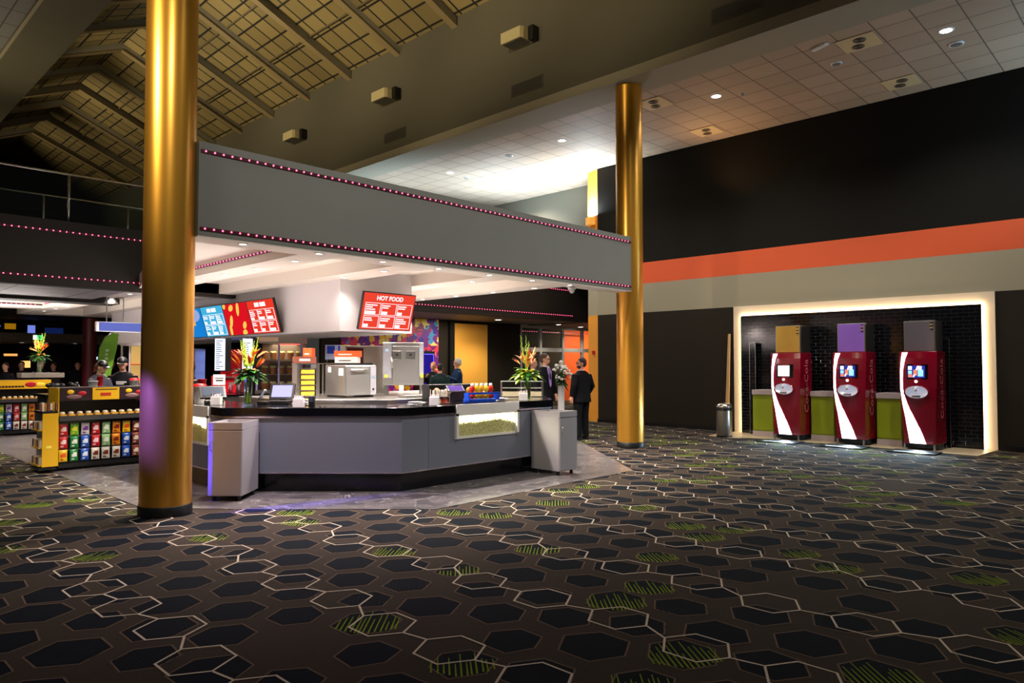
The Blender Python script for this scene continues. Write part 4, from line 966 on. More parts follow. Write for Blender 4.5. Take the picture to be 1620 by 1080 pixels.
# ================================================================ things on the counter
CT = 1.0715
M_vase = glass('vase_glass', (.86, .92, .86), .18)
def blade(mb, p0, d, ln, wd, m, bend=.3):
    """leaf or petal: pointed strip from p0 along d, drooping"""
    p0 = Vector(p0); d = Vector(d).normalized(); sd = d.cross(Vector((0, 0, 1)))
    if sd.length < .05: sd = Vector((1, 0, 0))
    sd.normalize(); n = 5; vs = []
    for k in range(n + 1):
        f = k / n; c = p0 + d * ln * f + Vector((0, 0, -bend * ln * f * f)); w_ = wd * math.sin(PI * (.12 + .88 * f)) if f < 1 else 0.001
        up = Vector((0, 0, .18 * w_))
        vs += [c - sd * w_ + up, c, c + sd * w_ + up]
    mb.add(vs, [(k * 3 + a, k * 3 + a + 1, k * 3 + a + 4, k * 3 + a + 3) for k in range(n) for a in (0, 1)], m, True)
def flower_vase(x, y, z, label, seed, hv=.36, tall=.62, lime=False, scale=1):
    R = random.Random(seed); t = thing('flower_vase', label, 'flowers', (x, y, z), 0, 'tall flower arrangements')
    MB().lathe(0, 0, [(.05, 0), (.052, .01), (.056, hv), (.053, hv), (.048, .02), (.001, .02)], 24, cap=False).build('vase', M_vase, t)
    MB().lathe(0, 0, [(.046, .022), (.050, hv * .55), (.001, hv * .55)], 20, cap=False).build('water', glass('water', (.80, .86, .62), .08), t)
    st = MB()
    for k in range(9):
        a = R.uniform(0, 6.28); st.tube([(.03 * math.cos(a), .03 * math.sin(a), .03), (-.02 * math.cos(a), -.02 * math.sin(a), hv), (-.03 * math.cos(a), -.03 * math.sin(a), hv + .1)], .005, 6)
    st.build('stems', M_leafl, t)
    fo = MB()
    for k in range(72):
        a = R.uniform(0, 6.28); e = R.uniform(-.1, 1.0)
        blade(fo, (.02 * math.cos(a), .02 * math.sin(a), hv + .02 + R.uniform(0, .08)), (math.cos(a), math.sin(a), e), R.uniform(.15, .29), R.uniform(.028, .058), (0, 1, 2)[R.randrange(3)] if lime else (0, 0, 1)[R.randrange(3)], .45)
    fo.build('foliage', [M_leaf, M_leafl if lime else M_leafd, M_leafl], t)
    sp = MB()
    for k in range(3 if lime else 6):
        a = R.uniform(0, 6.28); tp = Vector((.13 * math.cos(a), .13 * math.sin(a), hv + tall * R.uniform(.8, 1)))
        b = Vector((0, 0, hv)); sp.tube([b, b.lerp(tp, .5) + Vector((0, 0, .03)), tp], [.005, .005, .002], 6, 0)
        for q in range(14):
            p = b.lerp(tp, .38 + .62 * q / 14); r = .022 * (1 - q / 18); sp.ball(p + Vector((R.uniform(-.012, .012), R.uniform(-.012, .012), 0)), (r, r, r * 1.3), 6, 4, 0)
    sp.build('gladiolus_spikes', M_leafl, t)
    for k in range(11):
        fl = MB()
        a = R.uniform(0, 6.28); rr = R.uniform(.02, .14); c = Vector((rr * math.cos(a), rr * math.sin(a), hv + R.uniform(.16, .34)))
        for q in range(6): blade(fl, c, (math.cos(a + R.uniform(-.7, .7)), math.sin(a + R.uniform(-.7, .7)), R.uniform(.5, 1.8)), R.uniform(.10, .18), .018, R.choice((0, 0, 1, 2)), .05)
        fl.build('bloom', [M_orangef if not lime else mat('flower_peach', rgb(240, 160, 100), .5), M_yel, mat('flower_red', rgb(205, 40, 24), .5)], t)
    rs = MB()
    for k in range(5):
        a = R.uniform(0, 6.28); c = (.08 * math.cos(a), .08 * math.sin(a), hv + .08 + R.uniform(0, .06)); rs.ball(c, (.028, .028, .024), 10, 7)
    rs.build('round_blooms', M_orangef if not lime else M_yel, t)
    if scale != 1: t.scale = (scale,) * 3
    return t
flower_vase(4.37, 9.14, CT, 'tall orange and green flower arrangement in a glass vase by the lit till', 11, .34, .60)
flower_vase(8.10, 7.52, CT, 'lime and peach flower arrangement in a glass vase at the right end of the counter', 12, .33, .70, True)
def till(x, y, rz, label, lit):
    t = thing('till', label, 'till', (x, y, CT), rz, 'tills on the counter')
    MB().prism([(-.13, -.10), (.13, -.10), (.10, .12), (-.10, .12)], 0, .05).build('base', M_black, t, bevel=.01)
    MB().box(-.03, .03, .0, .05, .04, .14).build('neck', M_black, t)
    a = math.radians(-22 if lit else -48)
    def T(v): v = v - Vector((0, 0, 0)); return Vector((v.x, v.y * math.cos(a) - v.z * math.sin(a), .05 + v.y * math.sin(a) + v.z * math.cos(a)))
    MB().box(-.17, .17, -.05, -.02, .0, .23).xf(T).build('screen_housing', M_black, t)
    MB().box(-.14, .14, -.055, -.05, .03, .20).xf(T).build('display', emit('till_lilac', rgb(200, 196, 255), 1.3) if lit else mat('till_screen_off', rgb(60, 70, 84), .15), t)
    return t
till(4.25, 9.95, FACE + .5, 'black till with a dark tilted screen beside the left popcorn window', False)
till(4.87, 9.16, FACE - .05, 'black till with a lit lilac screen, right of the tall orange flowers', True)
t = thing('telephone', 'black desk telephone handset just right of the glass flower vase', 'telephone', (4.66, 9.27, CT), FACE)
MB().prism([(-.07, -.08), (.07, -.08), (.07, .09), (-.07, .09)], 0, .04).build('base', M_black, t, bevel=.008)
MB().tube([(-.04, -.06, .06), (-.02, -.03, .12), (.0, .0, .17), (.02, .02, .19)], [.028, .016, .016, .026], 8).build('handset', mat('handset_grey', rgb(90, 94, 104), .3), t)
def straw_box(x, y, label, h=.13):
    t = thing('straw_holder', label, 'straw holder', (x, y, CT), FACE, 'white straw holders on the counter'); MB().box(-.065, .065, -.04, .05, 0, h * .85).build('box', M_whitep, t, bevel=.004)
    q = MB(); R = random.Random(3)
    for k in range(9): q.tube([(-.052 + .013 * k, R.uniform(-.02, .03), h * .6), (-.052 + .013 * k + R.uniform(-.006, .006), R.uniform(-.02, .03), h + R.uniform(.0, .03))], .005, 6, k % 2)
    q.build('straws', [M_whitep, mat('straw_pink', rgb(225, 190, 200), .5)], t)
straw_box(4.63, 8.28, 'white straw holder beside the lit till screen'); straw_box(6.12, 7.38, 'white straw holder left of the popcorn display window'); straw_box(7.86, 7.38, 'white straw holder beside the lime flower vase'); straw_box(4.12, 9.55, 'white straw holder over the left popcorn window')
t = thing('card_reader', 'black card reader box beside the white straw holder', 'card reader', (4.76, 8.18, CT), FACE)
MB().box(-.035, .035, -.04, .04, 0, .14).build('body', M_black, t, bevel=.006); MB().box(-.025, .025, -.044, -.04, .07, .125).build('display', mat('till_screen_off', rgb(60, 70, 84), .15), t)
for i, (x, y, lb) in enumerate(((4.85, 8.62, 'heap of white paper napkins in front of the lit till'), (5.95, 7.55, 'heap of white paper napkins left of the straw holder near the popcorn display'), (7.52, 7.50, 'heap of white papers right of the drink bottle rack'))):
    t = thing('napkin_heap', lb, 'napkins', (x, y, CT), .4 * i, 'napkin heaps'); R = random.Random(i)
    q = MB()
    for k in range(9): q.cbox(R.uniform(-.05, .05), R.uniform(-.03, .03), .004 + .0055 * k, .15, .11, .004, rz=R.uniform(-.6, .6))
    q.build('napkins', M_whitep, t)['kind'] = 'stuff'
# bottle rack: blue stand with five bottles
bx_, by_, brz = 7.10, 7.50, -.10
t = thing('bottle_rack', 'blue plastic rack holding five red and yellow syrup bottles above the popcorn display', 'rack', (bx_, by_, CT), brz)
M_blue = mat('rack_blue', rgb(14, 70, 190), .35)
MB().prism([(-.22, -.07), (.22, -.07), (.27, .08), (-.27, .08)], 0, .05).build('base', M_blue, t, bevel=.006)
MB().box(-.28, .28, -.075, -.06, .115, .145).build('holding_bar', M_blue, t); MB().box(-.28, -.26, -.07, .04, .03, .14).build('end_post', M_blue, t); MB().box(.26, .28, -.07, .04, .03, .14).build('end_post', M_blue, t)
cols = [('red', (205, 30, 26)), ('yellow', (245, 205, 20)), ('orange yellow', (246, 170, 40)), ('lemon yellow', (248, 215, 50)), ('orange red', (225, 50, 30))]
for k, (cn, c) in enumerate(cols):
    dx = -.17 + .085 * k
    b = thing('syrup_bottle', '%s syrup bottle with white cap, %s from left in the blue rack' % (cn, NUM[k]), 'bottle', (bx_ + dx * math.cos(brz), by_ + dx * math.sin(brz), CT + .053), 0, 'syrup bottles in the blue rack')
    MB().lathe(0, 0, [(.032, 0), (.046, .01), (.050, .05), (.030, .068), (.0301, .09), (.048, .11), (.046, .15), (.028, .17)], 20).build('bottle', mat('syrup_%d' % k, rgb(*c), .3), b)
    MB().lathe(0, 0, [(.030, .171), (.030, .195), (.022, .20)], 16).build('cap', M_whitep, b); b.scale = (.8, .8, 1.1)
# sauce and jar stand
t = thing('condiment_stand', 'steel stand of sauce sachets left of the blue bottle rack', 'stand', (6.42, 7.62, CT), -.1)
q = MB()
for x in (-.12, .12):
    for y in (-.06, .06): q.box(x - .006, x + .006, y - .006, y + .006, 0, .20)
q.box(-.13, .13, -.07, .07, .09, .10).box(-.13, .13, -.07, .07, .0, .01); q.build('frame', M_steel, t)
R = random.Random(8)
for k in range(4):
    MB().box(-.11 + .055 * k, -.065 + .055 * k, -.04, .03, .01, .07).build('sachet', mat('sachet_%d' % (k % 3), rgb(*((230, 110, 90), (235, 210, 150), (200, 60, 40))[k % 3]), .5), t)
for k in range(5): MB().cyl(-.10 + .05 * k, 0, .101, .19, .021, 12).build('shaker', M_whitep if k % 2 else mat('shaker_cream', rgb(225, 205, 180), .4), t)
t = thing('cookie_case', 'dark long case with round cookies behind the condiment stand', 'display case', (7.0, 8.0, CT), -.12)
MB().box(-.42, .48, 0, .2, 0, .25).build('case', M_black, t, bevel=.004)
for k, (x, c) in enumerate(((-.30, (190, 130, 90)), (-.10, (226, 218, 205)), (.28, (180, 130, 60)))):
    MB().lathe(0, 0, [(.001, 0), (.055, .001), (.055, .006), (.001, .007)], 18, cap=False).xf(lambda v: Vector((v.x, -v.z - .002, v.y + .15))).build('cookie', mat('cookie_%d' % k, rgb(*c), .6), t).location = (x, 0, 0)
MB().box(.36, .50, -.02, -.002, .02, .27).build('price_card', mat('card_yellow', rgb(240, 190, 40), .5), t)
tb = thing('tablet_till', 'tilted tablet till with a colourful purple screen behind the drink bottle rack', 'till', (6.85, 7.80, CT), -.15)
MB().add([(-.14, -.06, .16), (.14, -.06, .16), (.16, .05, .24), (-.12, .05, .24), (-.14, -.04, .15), (.14, -.04, .15), (.16, .07, .23), (-.12, .07, .23)], [(0, 1, 2, 3), (7, 6, 5, 4), (0, 4, 5, 1), (1, 5, 6, 2), (2, 6, 7, 3), (3, 7, 4, 0)]).build('tablet', M_black, tb)
MB().quad((-.125, -.056, .165), (.125, -.056, .165), (.143, .044, .238), (-.107, .044, .238)).build('display', emit('tablet_purple', rgb(150, 110, 210), .9), tb).location = (0, 0, .001)
MB().box(-.02, .02, 0, .04, 0, .17).build('stand', M_black, tb)
# glass countertop case at the right end
t = thing('glass_display_case', 'low glass display case with pale trays behind the lime flower vase', 'display case', (8.72, 8.22, CT), FACE)
for x in (-.36, .34):
    for y in (0, .28): MB().box(x, x + .02, y, y + .02, 0, .25).build('corner_post', M_steel, t)
MB().box(-.36, .36, 0, .30, .25, .262).build('top', M_steel, t); MB().box(-.36, .36, 0, .30, 0, .012).build('base', M_steel, t); MB().box(-.34, .34, .0, .006, .012, .25).build('glass_front', glass('thin_glass'), t)
MB().box(-.33, .33, .04, .26, .012, .08).build('lower_tray', mat('tray_cream', rgb(216, 200, 175), .5), t); MB().box(-.33, .33, .06, .26, .14, .15).build('upper_tray', M_whitep, t)
# purple topped plastic cups by the red dispenser
for i, (x, y) in enumerate(((6.10, 13.50), (6.22, 13.42), (6.36, 13.35))):
    t = thing('cup_stack', 'clear lilac cup stack on the back counter, %s from left' % NUM[i], 'cups', (x, y, 1.05), 0, 'clear cup stacks'); MB().lathe(0, 0, [(.04, 0), (.05, .22), (.046, .22), (.036, .01)], 16).build('cups', glass('cup_plastic', (.85, .75, .9), .2), t)

# ================================================================ snack racks
def pk(c1, c2, nm):
    return [mat('pack_%s' % nm, rgb(*c1), .3, spec=.7), mat('pack_%s_label' % nm, rgb(*c2), .35)]
PK = {'red': ((196, 16, 30), (240, 210, 215)), 'lime': ((120, 190, 40), (230, 220, 60)), 'lilac': ((214, 206, 214), (120, 60, 150)), 'pale green': ((150, 200, 130), (240, 245, 230)), 'orange': ((235, 140, 20), (130, 40, 20)),
      'yellow': ((240, 200, 20), (230, 80, 40)), 'brown': ((130, 50, 26), (240, 225, 205)), 'green': ((24, 130, 60), (235, 235, 225)), 'blue': ((20, 80, 190), (225, 235, 250)), 'white': ((226, 218, 205), (120, 50, 34))}
_bag = {}
def snack_bag(x, y, z, colr, label, group, sc=1):
    if colr in _bag:
        o = dup(_bag[colr], (x, y, z), label, random.uniform(-.18, .18), group); o.rotation_euler.y = random.uniform(-.035, .035); return o
    t = thing('snack_bag', label, 'snack bag', (x, y, z), 0, group); _bag[colr] = t
    W_, H_ = .116, .176; nx, nz = 6, 8; vs = []; fs = []; mm = []
    for side in (-1, 1):
        for j in range(nz + 1):
            for i in range(nx + 1):
                u, v = i / nx, j / nz; b = (math.sin(PI * u) ** .6) * (math.sin(PI * v) ** .5) * .022
                vs.append(((u - .5) * W_ * (1 - .06 * math.sin(PI * v)), side * (b + .001), v * H_))
    n1 = (nx + 1) * (nz + 1); mb = MB()
    for s_ in (0, 1):
        for j in range(nz):
            for i in range(nx):
                a = s_ * n1 + j * (nx + 1) + i; f = (a, a + 1, a + nx + 2, a + nx + 1)
                fs.append(f if s_ == 0 else f[::-1])
    mb.v = vs; mb.f = [list(f) for f in fs]
    for k in range(len(fs)):
        s_ = k >= nx * nz; kk = k % (nx * nz); j, i = divmod(kk, nx)
        lab = (not s_) and ((j in (3, 4) and 1 <= i <= 4) or (j == 5 and 2 <= i <= 4) or (j == 1 and i in (1, 2)))
        mb.m.append(1 if lab else 0); mb.s.append(True)
    mb.build('pouch', pk(*PK[colr], colr.replace(' ', '_')), t)
    MB().box(-W_ * .46, W_ * .46, -.002, .002, H_ - .004, H_ + .006).build('top_seal', pk(*PK[colr], colr.replace(' ', '_'))[0], t)
    return t
M_bar1 = mat('bar_gold', rgb(225, 170, 60), .4); M_bar2 = mat('bar_pale', rgb(236, 220, 196), .4); M_bar3 = mat('bar_brown', rgb(120, 70, 50), .4)
def snack_rack(x0, y0, L_, rows, which, nb, first_col=0, endcap=False):
    t = thing('snack_rack', '%s yellow and black snack rack on wheels' % which, 'rack', (x0, y0, .006), 0, 'snack racks')
    D_ = .55
    MB().box(0, L_, .10, D_ - .05, .08, .80).build('back_panel', M_black, t)
    MB().box(0, L_, .0, D_, .045, .10).build('base_shelf', M_black, t)
    MB().box(0, L_, -.04, .30, .80, .825).box(0, L_, -.045, -.035, .755, .83).build('bar_shelf', mat('shelf_grey', rgb(60, 58, 60), .3), t)
    MB().box(0, L_, .28, D_ - .05, .80, 1.06).build('recess_back', M_black, t)
    for z in (.30, .505): MB().box(0, L_, .085, .10, z - .006, z + .006).build('hang_rail', M_steeld, t)
    MB().box(0, L_, -.02, .0, 1.055, 1.255).build('header', [M_shelfyel if endcap == 2 else mat('header_dark', rgb(44, 26, 30), .4)], t)
    MB().box(0, L_, 0, D_, 1.235, 1.255).build('top_board', M_black, t)
    if not endcap == 2:
        MB().box(.44, .82, -.026, -.02, 1.062, 1.25).build('header_panel', M_shelfyel, t)
        MB().box(.55, .70, -.029, -.026, 1.12, 1.17).build('header_logo', mat('logo_red', rgb(190, 50, 30), .4), t); MB().box(.48, .79, -.028, -.026, 1.215, 1.228).build('header_print', M_black, t)
        for bx in (.14, .96):
            MB().ball((bx, -.022, 1.19), (.05, .008, .035), 12, 6).build('header_picture', mat('header_gold', rgb(240, 190, 30), .4), t); MB().ball((bx + .16, -.022, 1.165), (.06, .008, .035), 12, 6).build('header_picture', mat('header_crimson', rgb(180, 20, 40), .4), t)
            MB().ball((bx + .05, -.022, 1.115), (.11, .006, .035), 12, 6).build('header_picture', mat('header_mauve', rgb(130, 96, 96), .4), t)
    else:
        q = MB(); R = random.Random(2); xx = L_ - 1.0
        for k in range(8): q.box(xx, xx + .05, -.024, -.02, 1.09, 1.125); xx += .062
        q.build('header_print', M_black, t); MB().ball((L_ - .38, -.022, 1.15), (.12, .006, .06), 12, 6).build('header_picture', mat('header_crimson', rgb(180, 20, 40), .4), t); MB().ball((L_ - .2, -.022, 1.14), (.10, .006, .05), 12, 6).build('header_picture', mat('header_gold2', rgb(250, 215, 60), .4), t)
    MB().box(-.02, 0, .0, D_, .08, 1.255).build('side_panel', M_shelfyel, t); MB().box(L_, L_ + .02, 0, D_, .08, 1.255).build('side_panel', M_shelfyel, t)
    for a in (.08, L_ - .08):
        for b in (.08, D_ - .08): MB().lathe(0, 0, [(.001, -.016), (.024, -.016), (.024, .016), (.001, .016)], 14, cap=False).xf(lambda v: Vector((v.x, v.z, v.y + .024))).build('wheel', M_blackgloss, t).location = (a, b, 0)
    for r, row in enumerate(rows):
        for c, colr in enumerate(row):
            if not colr: continue
            snack_bag(x0 + .075 + .147 * c + (first_col * .147), y0 + .055, .006 + (.525, .33, .13)[r], colr, '%s snack bag, %s row, %s from left on the %s snack rack' % (colr, ('top', 'middle', 'bottom')[r], NUM[c], which.split()[0]), 'snack bags on the %s rack' % which.split()[0])
    p0 = None
    for k in range(nb):
        lb = 'chocolate bar stack, %s from left on the upper shelf of the %s rack' % (NUM[k] if k < 15 else 'last', which.split()[0])
        X = x0 + .055 + (L_ - .08) * k / nb; loc = (X, y0 + .06, .006 + .8265)
        if p0 is None:
            p0 = thing('chocolate_bars', lb, 'chocolate', loc, 0, 'chocolate bars on the %s rack' % which.split()[0])
            MB().box(-.042, .042, -.07, .1, 0, .022).build('box', M_bar1, p0); q = MB()
            q.loft([(0, -.0, .023, .036, .055), (0, 0, .05, .038, .058), (0, 0, .062, .02, .04)], 10, 0); q.build('bars', M_bar2 , p0)
        else: dup(p0, loc, lb)
    return t
rows1 = [['red', 'lime', 'lilac', 'red', 'pale green', 'orange', 'yellow', 'brown', 'red'], ['red', 'green', 'blue', 'red', 'pale green', 'orange', 'blue', 'brown', 'red'], ['yellow', 'green', 'blue', 'white', 'white', 'white', 'blue', 'brown', 'yellow']]
snack_rack(2.97, 12.42, 1.62, rows1, 'near', 13)
rows2 = [['yellow', 'lime', 'lilac', 'red', 'pale green', 'orange'], ['orange', 'green', 'blue', 'red', 'pale green', 'orange'], ['brown', 'green', 'blue', 'white', 'white', 'white']]
snack_rack(3.28, 19.35, 1.15, rows2, 'far', 10, 0, 2)
# end unit of the near rack
t = thing('end_display', 'narrow yellow end unit with side shelves of snacks at the end of the near rack', 'rack', (2.70, 12.36, .006))
MB().box(.04, .24, -.02, 0, .09, .88).build('front_panel', M_shelfyel, t); MB().box(.04, .24, -.02, .5, .88, .91).build('top_board', M_black, t); MB().box(.22, .24, 0, .5, .06, .88).build('back_panel', M_black, t)
MB().box(.0, .24, 0, .5, .04, .08).build('base', M_black, t)
MB().box(.09, .16, -.024, -.02, .36, .40).build('panel_mark', mat('mark_pale', rgb(250, 225, 90), .4), t)
for z in (.10, .36, .62): MB().box(0, .21, .01, .48, z, z + .015).build('shelf_board', M_shelfyel, t)
for k in range(5):
    MB().lathe(0, 0, [(.001, -.02), (.035, -.02), (.035, .02), (.001, .02)], 12, cap=False).xf(lambda v: Vector((v.x, v.z, v.y + .04))).build('wheel', M_blackgloss, t).location = (.05 if k < 2 else .18, .06 + .1 * k, -.004) if k in (0, 4) else (.18, .25, -.004)
    if k == 1: break
for z in (.115, .375, .635):
    q = MB(); R = random.Random(int(z * 99))
    for k in range(5): q.cbox(.09, .06 + .09 * k, z + .055, .15, .075, .11, m=k % 3)
    q2 = tag(q.build('snack_boxes', [M_bar2, M_bar3, M_bar1]), 'row of snack packs on the %s side shelf of the end unit' % {.115: 'bottom', .375: 'middle', .635: 'top'}[z], 'snacks', 'packs in the end unit'); q2.location = (2.70, 12.36, .0075)
q = MB()
for k in range(7): q.cbox(.03 + .035 * k, .10 + .02 * (k % 3), .06, .03, .09, .10 + .03 * (k % 2), m=k % 3)
q2 = tag(q.build('snack_boxes', [M_bar3, M_bar2, M_bar1]), 'mixed small snack packs standing on top of the yellow end unit', 'snacks'); q2.location = (2.70, 12.36, .921)

# counter behind the racks with staff
t = thing('serving_table', 'dark serving table behind the near snack rack crowded with cups', 'table', (3.02, 13.45, .006))
MB().box(0, 1.88, 0, .7, 1.08, 1.12).build('table_top', M_blackgloss, t); MB().box(.03, 1.85, .04, .66, 0, 1.08).build('cupboard', M_steeld, t)
def cup_thing(x, y, z, r, h, c, label, cat='cup', group='cups on the serving table', lid=None):
    t = thing('paper_cup', label, cat, (x, y, z), 0, group); MB().lathe(0, 0, [(r * .75, 0), (r, h), (r * 1.06, h), (r * 1.06, h + .008)], 18).build('cup', c, t)
    if lid: MB().lathe(0, 0, [(r * 1.08, h + .009), (r * 1.0, h + .04), (r * .4, h + .05)], 18).build('lid', lid, t)
M_redc = mat('cup_red', rgb(210, 20, 26), .35); TZ = 1.1275
cup_thing(3.74, 13.58, TZ, .075, .20, M_whitep, 'large white popcorn bucket near the cap wearing staff')
cup_thing(3.92, 13.85, TZ, .05, .27, M_redc, 'red cup standing behind the large white bucket')
cup_thing(3.40, 13.53, TZ, .05, .09, M_whitep, 'small white bowl at the left of the serving table')
cup_thing(4.40, 13.60, TZ, .075, .20, M_whitep, 'white blue and red popcorn bucket right of the standing staff', lid=M_redc)
cup_thing(4.22, 10.35, CT, .09, .22, M_whitep, 'white popcorn bucket on the counter right beside the big gold column', group=None, lid=M_redc)
cup_thing(4.42, 10.75, CT, .06, .32, M_redc, 'tall red cup on the counter behind the white bucket', group=None)
for i, (x, y) in enumerate(((3.16, 13.64), (3.56, 13.95), (3.30, 13.93))):
    R = random.Random(i); q = MB()
    for k in range(12): q.ball((R.uniform(-.07, .07), R.uniform(-.05, .05), .04 + R.uniform(0, .12)), R.uniform(.03, .045), 8, 5)
    o = tag(q.build('black_bag', M_black), 'black plastic bag heaped on the serving table, %s of three' % ('leftmost', 'rightmost', 'middle')[i], 'bag', 'black bags'); o.location = (x, y, TZ)

# ================================================================ people
M_skin = mat('skin', rgb(214, 160, 134), .5); M_skin2 = mat('skin_ruddy', rgb(205, 146, 120), .5)
def person(label, x, y, rz, H=1.75, top=(20, 22, 28), style='suit', hair=(50, 36, 26), hairstyle='short', bottom=(16, 17, 22), lean=0, armL=None, armR=None, glasses=False, beard=False, tie=None, cap=False, vox=.012, skin=None, stride=0, turn=0, z0=.002, group=None, logo=False, head_down=0, bw=1.1):
    t = thing('person', label, 'person', (x, y, z0), rz, group); s = H / 1.75
    def LN(v):          # lean the upper body forward (+Y) about the hips, turn the head
        v = Vector(v); kx = 1 + (bw - 1) * max(0, min(1, (1.50 - v.z) / .08)); v.x *= kx; v.y *= 1 + (kx - 1) * .8 if v.z > .2 else 1
        if v.z > .95 and lean:
            a = -lean * min(1, (v.z - .95) / .15); d = Vector((0, v.y, v.z - .95)); v = Vector((v.x, d.y * math.cos(a) - d.z * math.sin(a), .95 + d.y * math.sin(a) + d.z * math.cos(a)))
        return v * s
    def HD(v):
        v = Vector(v); c = Vector((0, 0, 1.52)); d = v - c
        if head_down: d = Matrix.Rotation(-head_down, 3, 'X') @ d
        if turn: d = Matrix.Rotation(turn, 3, 'Z') @ d
        return c + d
    eL, wL = armL or ((-.235, -.03, 1.14), (-.235, .05, .90)); eR, wR = armR or ((.235, -.03, 1.14), (.235, .05, .90))
    b = MB(); n0 = 0
    b.ball((0, .0, 1.635), (.074, .094, .108), 18, 14); b.ball((0, .028, 1.565), (.054, .062, .052), 14, 10); b.ball((0, .098, 1.612), (.013, .020, .026), 8, 6); b.ball((0, .094, 1.577), (.026, .012, .012), 8, 6)
    b.ball((0, .085, 1.655), (.05, .015, .012), 10, 6)
    for sx in (-1, 1): b.ball((sx * .077, -.005, 1.615), (.012, .022, .032), 8, 6)
    b.v = [tuple(HD(v)) for v in b.v]
    b.tube([(0, -.02, 1.40), (0, -.01, 1.48), (0, .0, 1.55)], [.065, .054, .052], 12)
    b.loft([(0, 0, .86, .14, .09), (0, 0, 1.05, .13, .085), (0, 0, 1.28, .16, .095), (0, 0, 1.40, .15, .08), (0, 0, 1.44, .07, .06)], 16)
    for sx, e, w_ in ((-1, eL, wL), (1, eR, wR)):
        sh = Vector((sx * .175, -.005, 1.395)); e = Vector(e); w_ = Vector(w_)
        b.tube([sh, sh.lerp(e, .5), e, e.lerp(w_, .4), w_], [.048, .046, .038, .037, .027], 10)
        d = (w_ - e).normalized(); fr = Vector((0, 1, 0)) if abs(d.y) < .7 else Vector((0, 0, -1)); fr = (fr - d * fr.dot(d)).normalized(); side = d.cross(fr).normalized()
        b.tube([w_ - d * .01, w_ + d * .04, w_ + d * .095], [.028, .036, .034], 10, sq=.75)
        for k, (o_, ln) in enumerate(((-.030, .070), (-.010, .082), (.010, .078), (.030, .060))):
            p = w_ + d * .085 + fr * o_; b.tube([p, p + d * ln * .55 + side * .006, p + d * ln * .85 + side * (-sx) * .022], [.0105, .010, .008], 6)
        p = w_ + d * .03 + fr * .028; b.tube([p, p + d * .035 + fr * .028, p + d * .065 + fr * .034], [.013, .011, .009], 6)
    fx = stride
    for sx in (-1, 1):
        b.tube([(sx * .085, 0, .92), (sx * .09, .01 + sx * fx * .5, .50), (sx * .095, -.02 + sx * fx, .09), (sx * .10, .05 + sx * fx, .04)], [.08, .055, .036, .034], 10)
    b.xf(LN).build('body', skin or M_skin, t, remesh=vox * s)
    e_ = MB()
    for sx in (-1, 1): e_.ball((sx * .030, .084, 1.632), (.013, .010, .008), 8, 6)
    e_.v = [tuple(HD(v)) for v in e_.v]; e_.xf(LN).build('eyes', mat('eye_dark', rgb(40, 30, 26), .3), t)
    # hair
    hm = mat('hair_%d_%d_%d' % hair, rgb(*hair), .6); h = MB()
    if hairstyle != 'bald':
        h.ball((0, -.018, 1.668), (.083, .096, .092), 18, 12); h.ball((0, -.045, 1.625), (.078, .072, .085), 14, 10)
        if hairstyle == 'long': h.ball((0, -.055, 1.56), (.078, .06, .14), 14, 10); h.ball((.05, -.02, 1.52), (.03, .04, .10), 10, 8); h.ball((-.05, -.02, 1.52), (.03, .04, .10), 10, 8)
        if hairstyle == 'tail': h.tube([(0, -.10, 1.66), (0, -.14, 1.60), (0, -.13, 1.46)], [.03, .035, .015], 8)
    else:
        h.ball((0, -.055, 1.60), (.080, .055, .05), 14, 10)
    if beard: h.ball((0, .040, 1.552), (.060, .064, .045), 14, 10)
    h.v = [tuple(HD(v)) for v in h.v]; h.xf(LN).build('hair', hm, t, remesh=vox * s)
    if cap:
        c = MB(); c.ball((0, -.008, 1.685), (.088, .100, .078), 18, 8, z_lo=-.25); c.prism([(-.07, .07), (.07, .07), (.055, .15), (.0, .17), (-.055, .15)], 1.668, 1.678)
        c.v = [tuple(HD(v)) for v in c.v]; c.xf(LN).build('cap', M_black, t)
    if glasses:
        g = MB()
        for sx in (-1, 1):
            g.tube([(sx * .033 + .024 * math.cos(a), .104, 1.632 + .018 * math.sin(a)) for a in [2 * PI * i / 12 for i in range(13)]], .0035, 5); g.tube([(sx * .056, .100, 1.635), (sx * .082, .0, 1.635)], .003, 5)
        g.tube([(-.01, .106, 1.635), (.01, .106, 1.635)], .003, 5)
        g.v = [tuple(HD(v)) for v in g.v]; g.xf(LN).build('glasses', M_black, t)
    # upper clothing
    tm = mat('cloth_%d_%d_%d' % tuple(top), rgb(*top), .85, spec=.15); c = MB()
    hem = .80 if style in ('suit', 'jacket') else .90
    wd = 1.07 if style in ('suit', 'jacket') else 1.0
    c.loft([(0, -.004, hem, .185 * wd, .128 * wd), (0, 0, 1.0, .165 * wd, .118 * wd), (0, .004, 1.16, .170 * wd, .120 * wd), (0, .004, 1.30, .192 * wd, .122 * wd), (0, -.004, 1.39, .185, .098), (0, -.01, 1.445, .12, .080), (0, -.01, 1.475, .070, .066)], 20, p=2.3)
    for sx, e, w_ in ((-1, eL, wL), (1, eR, wR)):
        sh = Vector((sx * .172, -.005, 1.385)); e = Vector(e); w_ = Vector(w_)
        if style == 'tee': c.tube([sh, sh.lerp(e, .45), sh.lerp(e, .75)], [.064, .062, .060], 10)
        else: c.tube([sh, sh.lerp(e, .5), e, e.lerp(w_, .5), e.lerp(w_, .97)], [.068, .062, .054, .050, .042], 10)
    c.xf(LN).build('jacket' if style in ('suit', 'jacket') else 'shirt', tm, t, remesh=(vox + .002) * s)
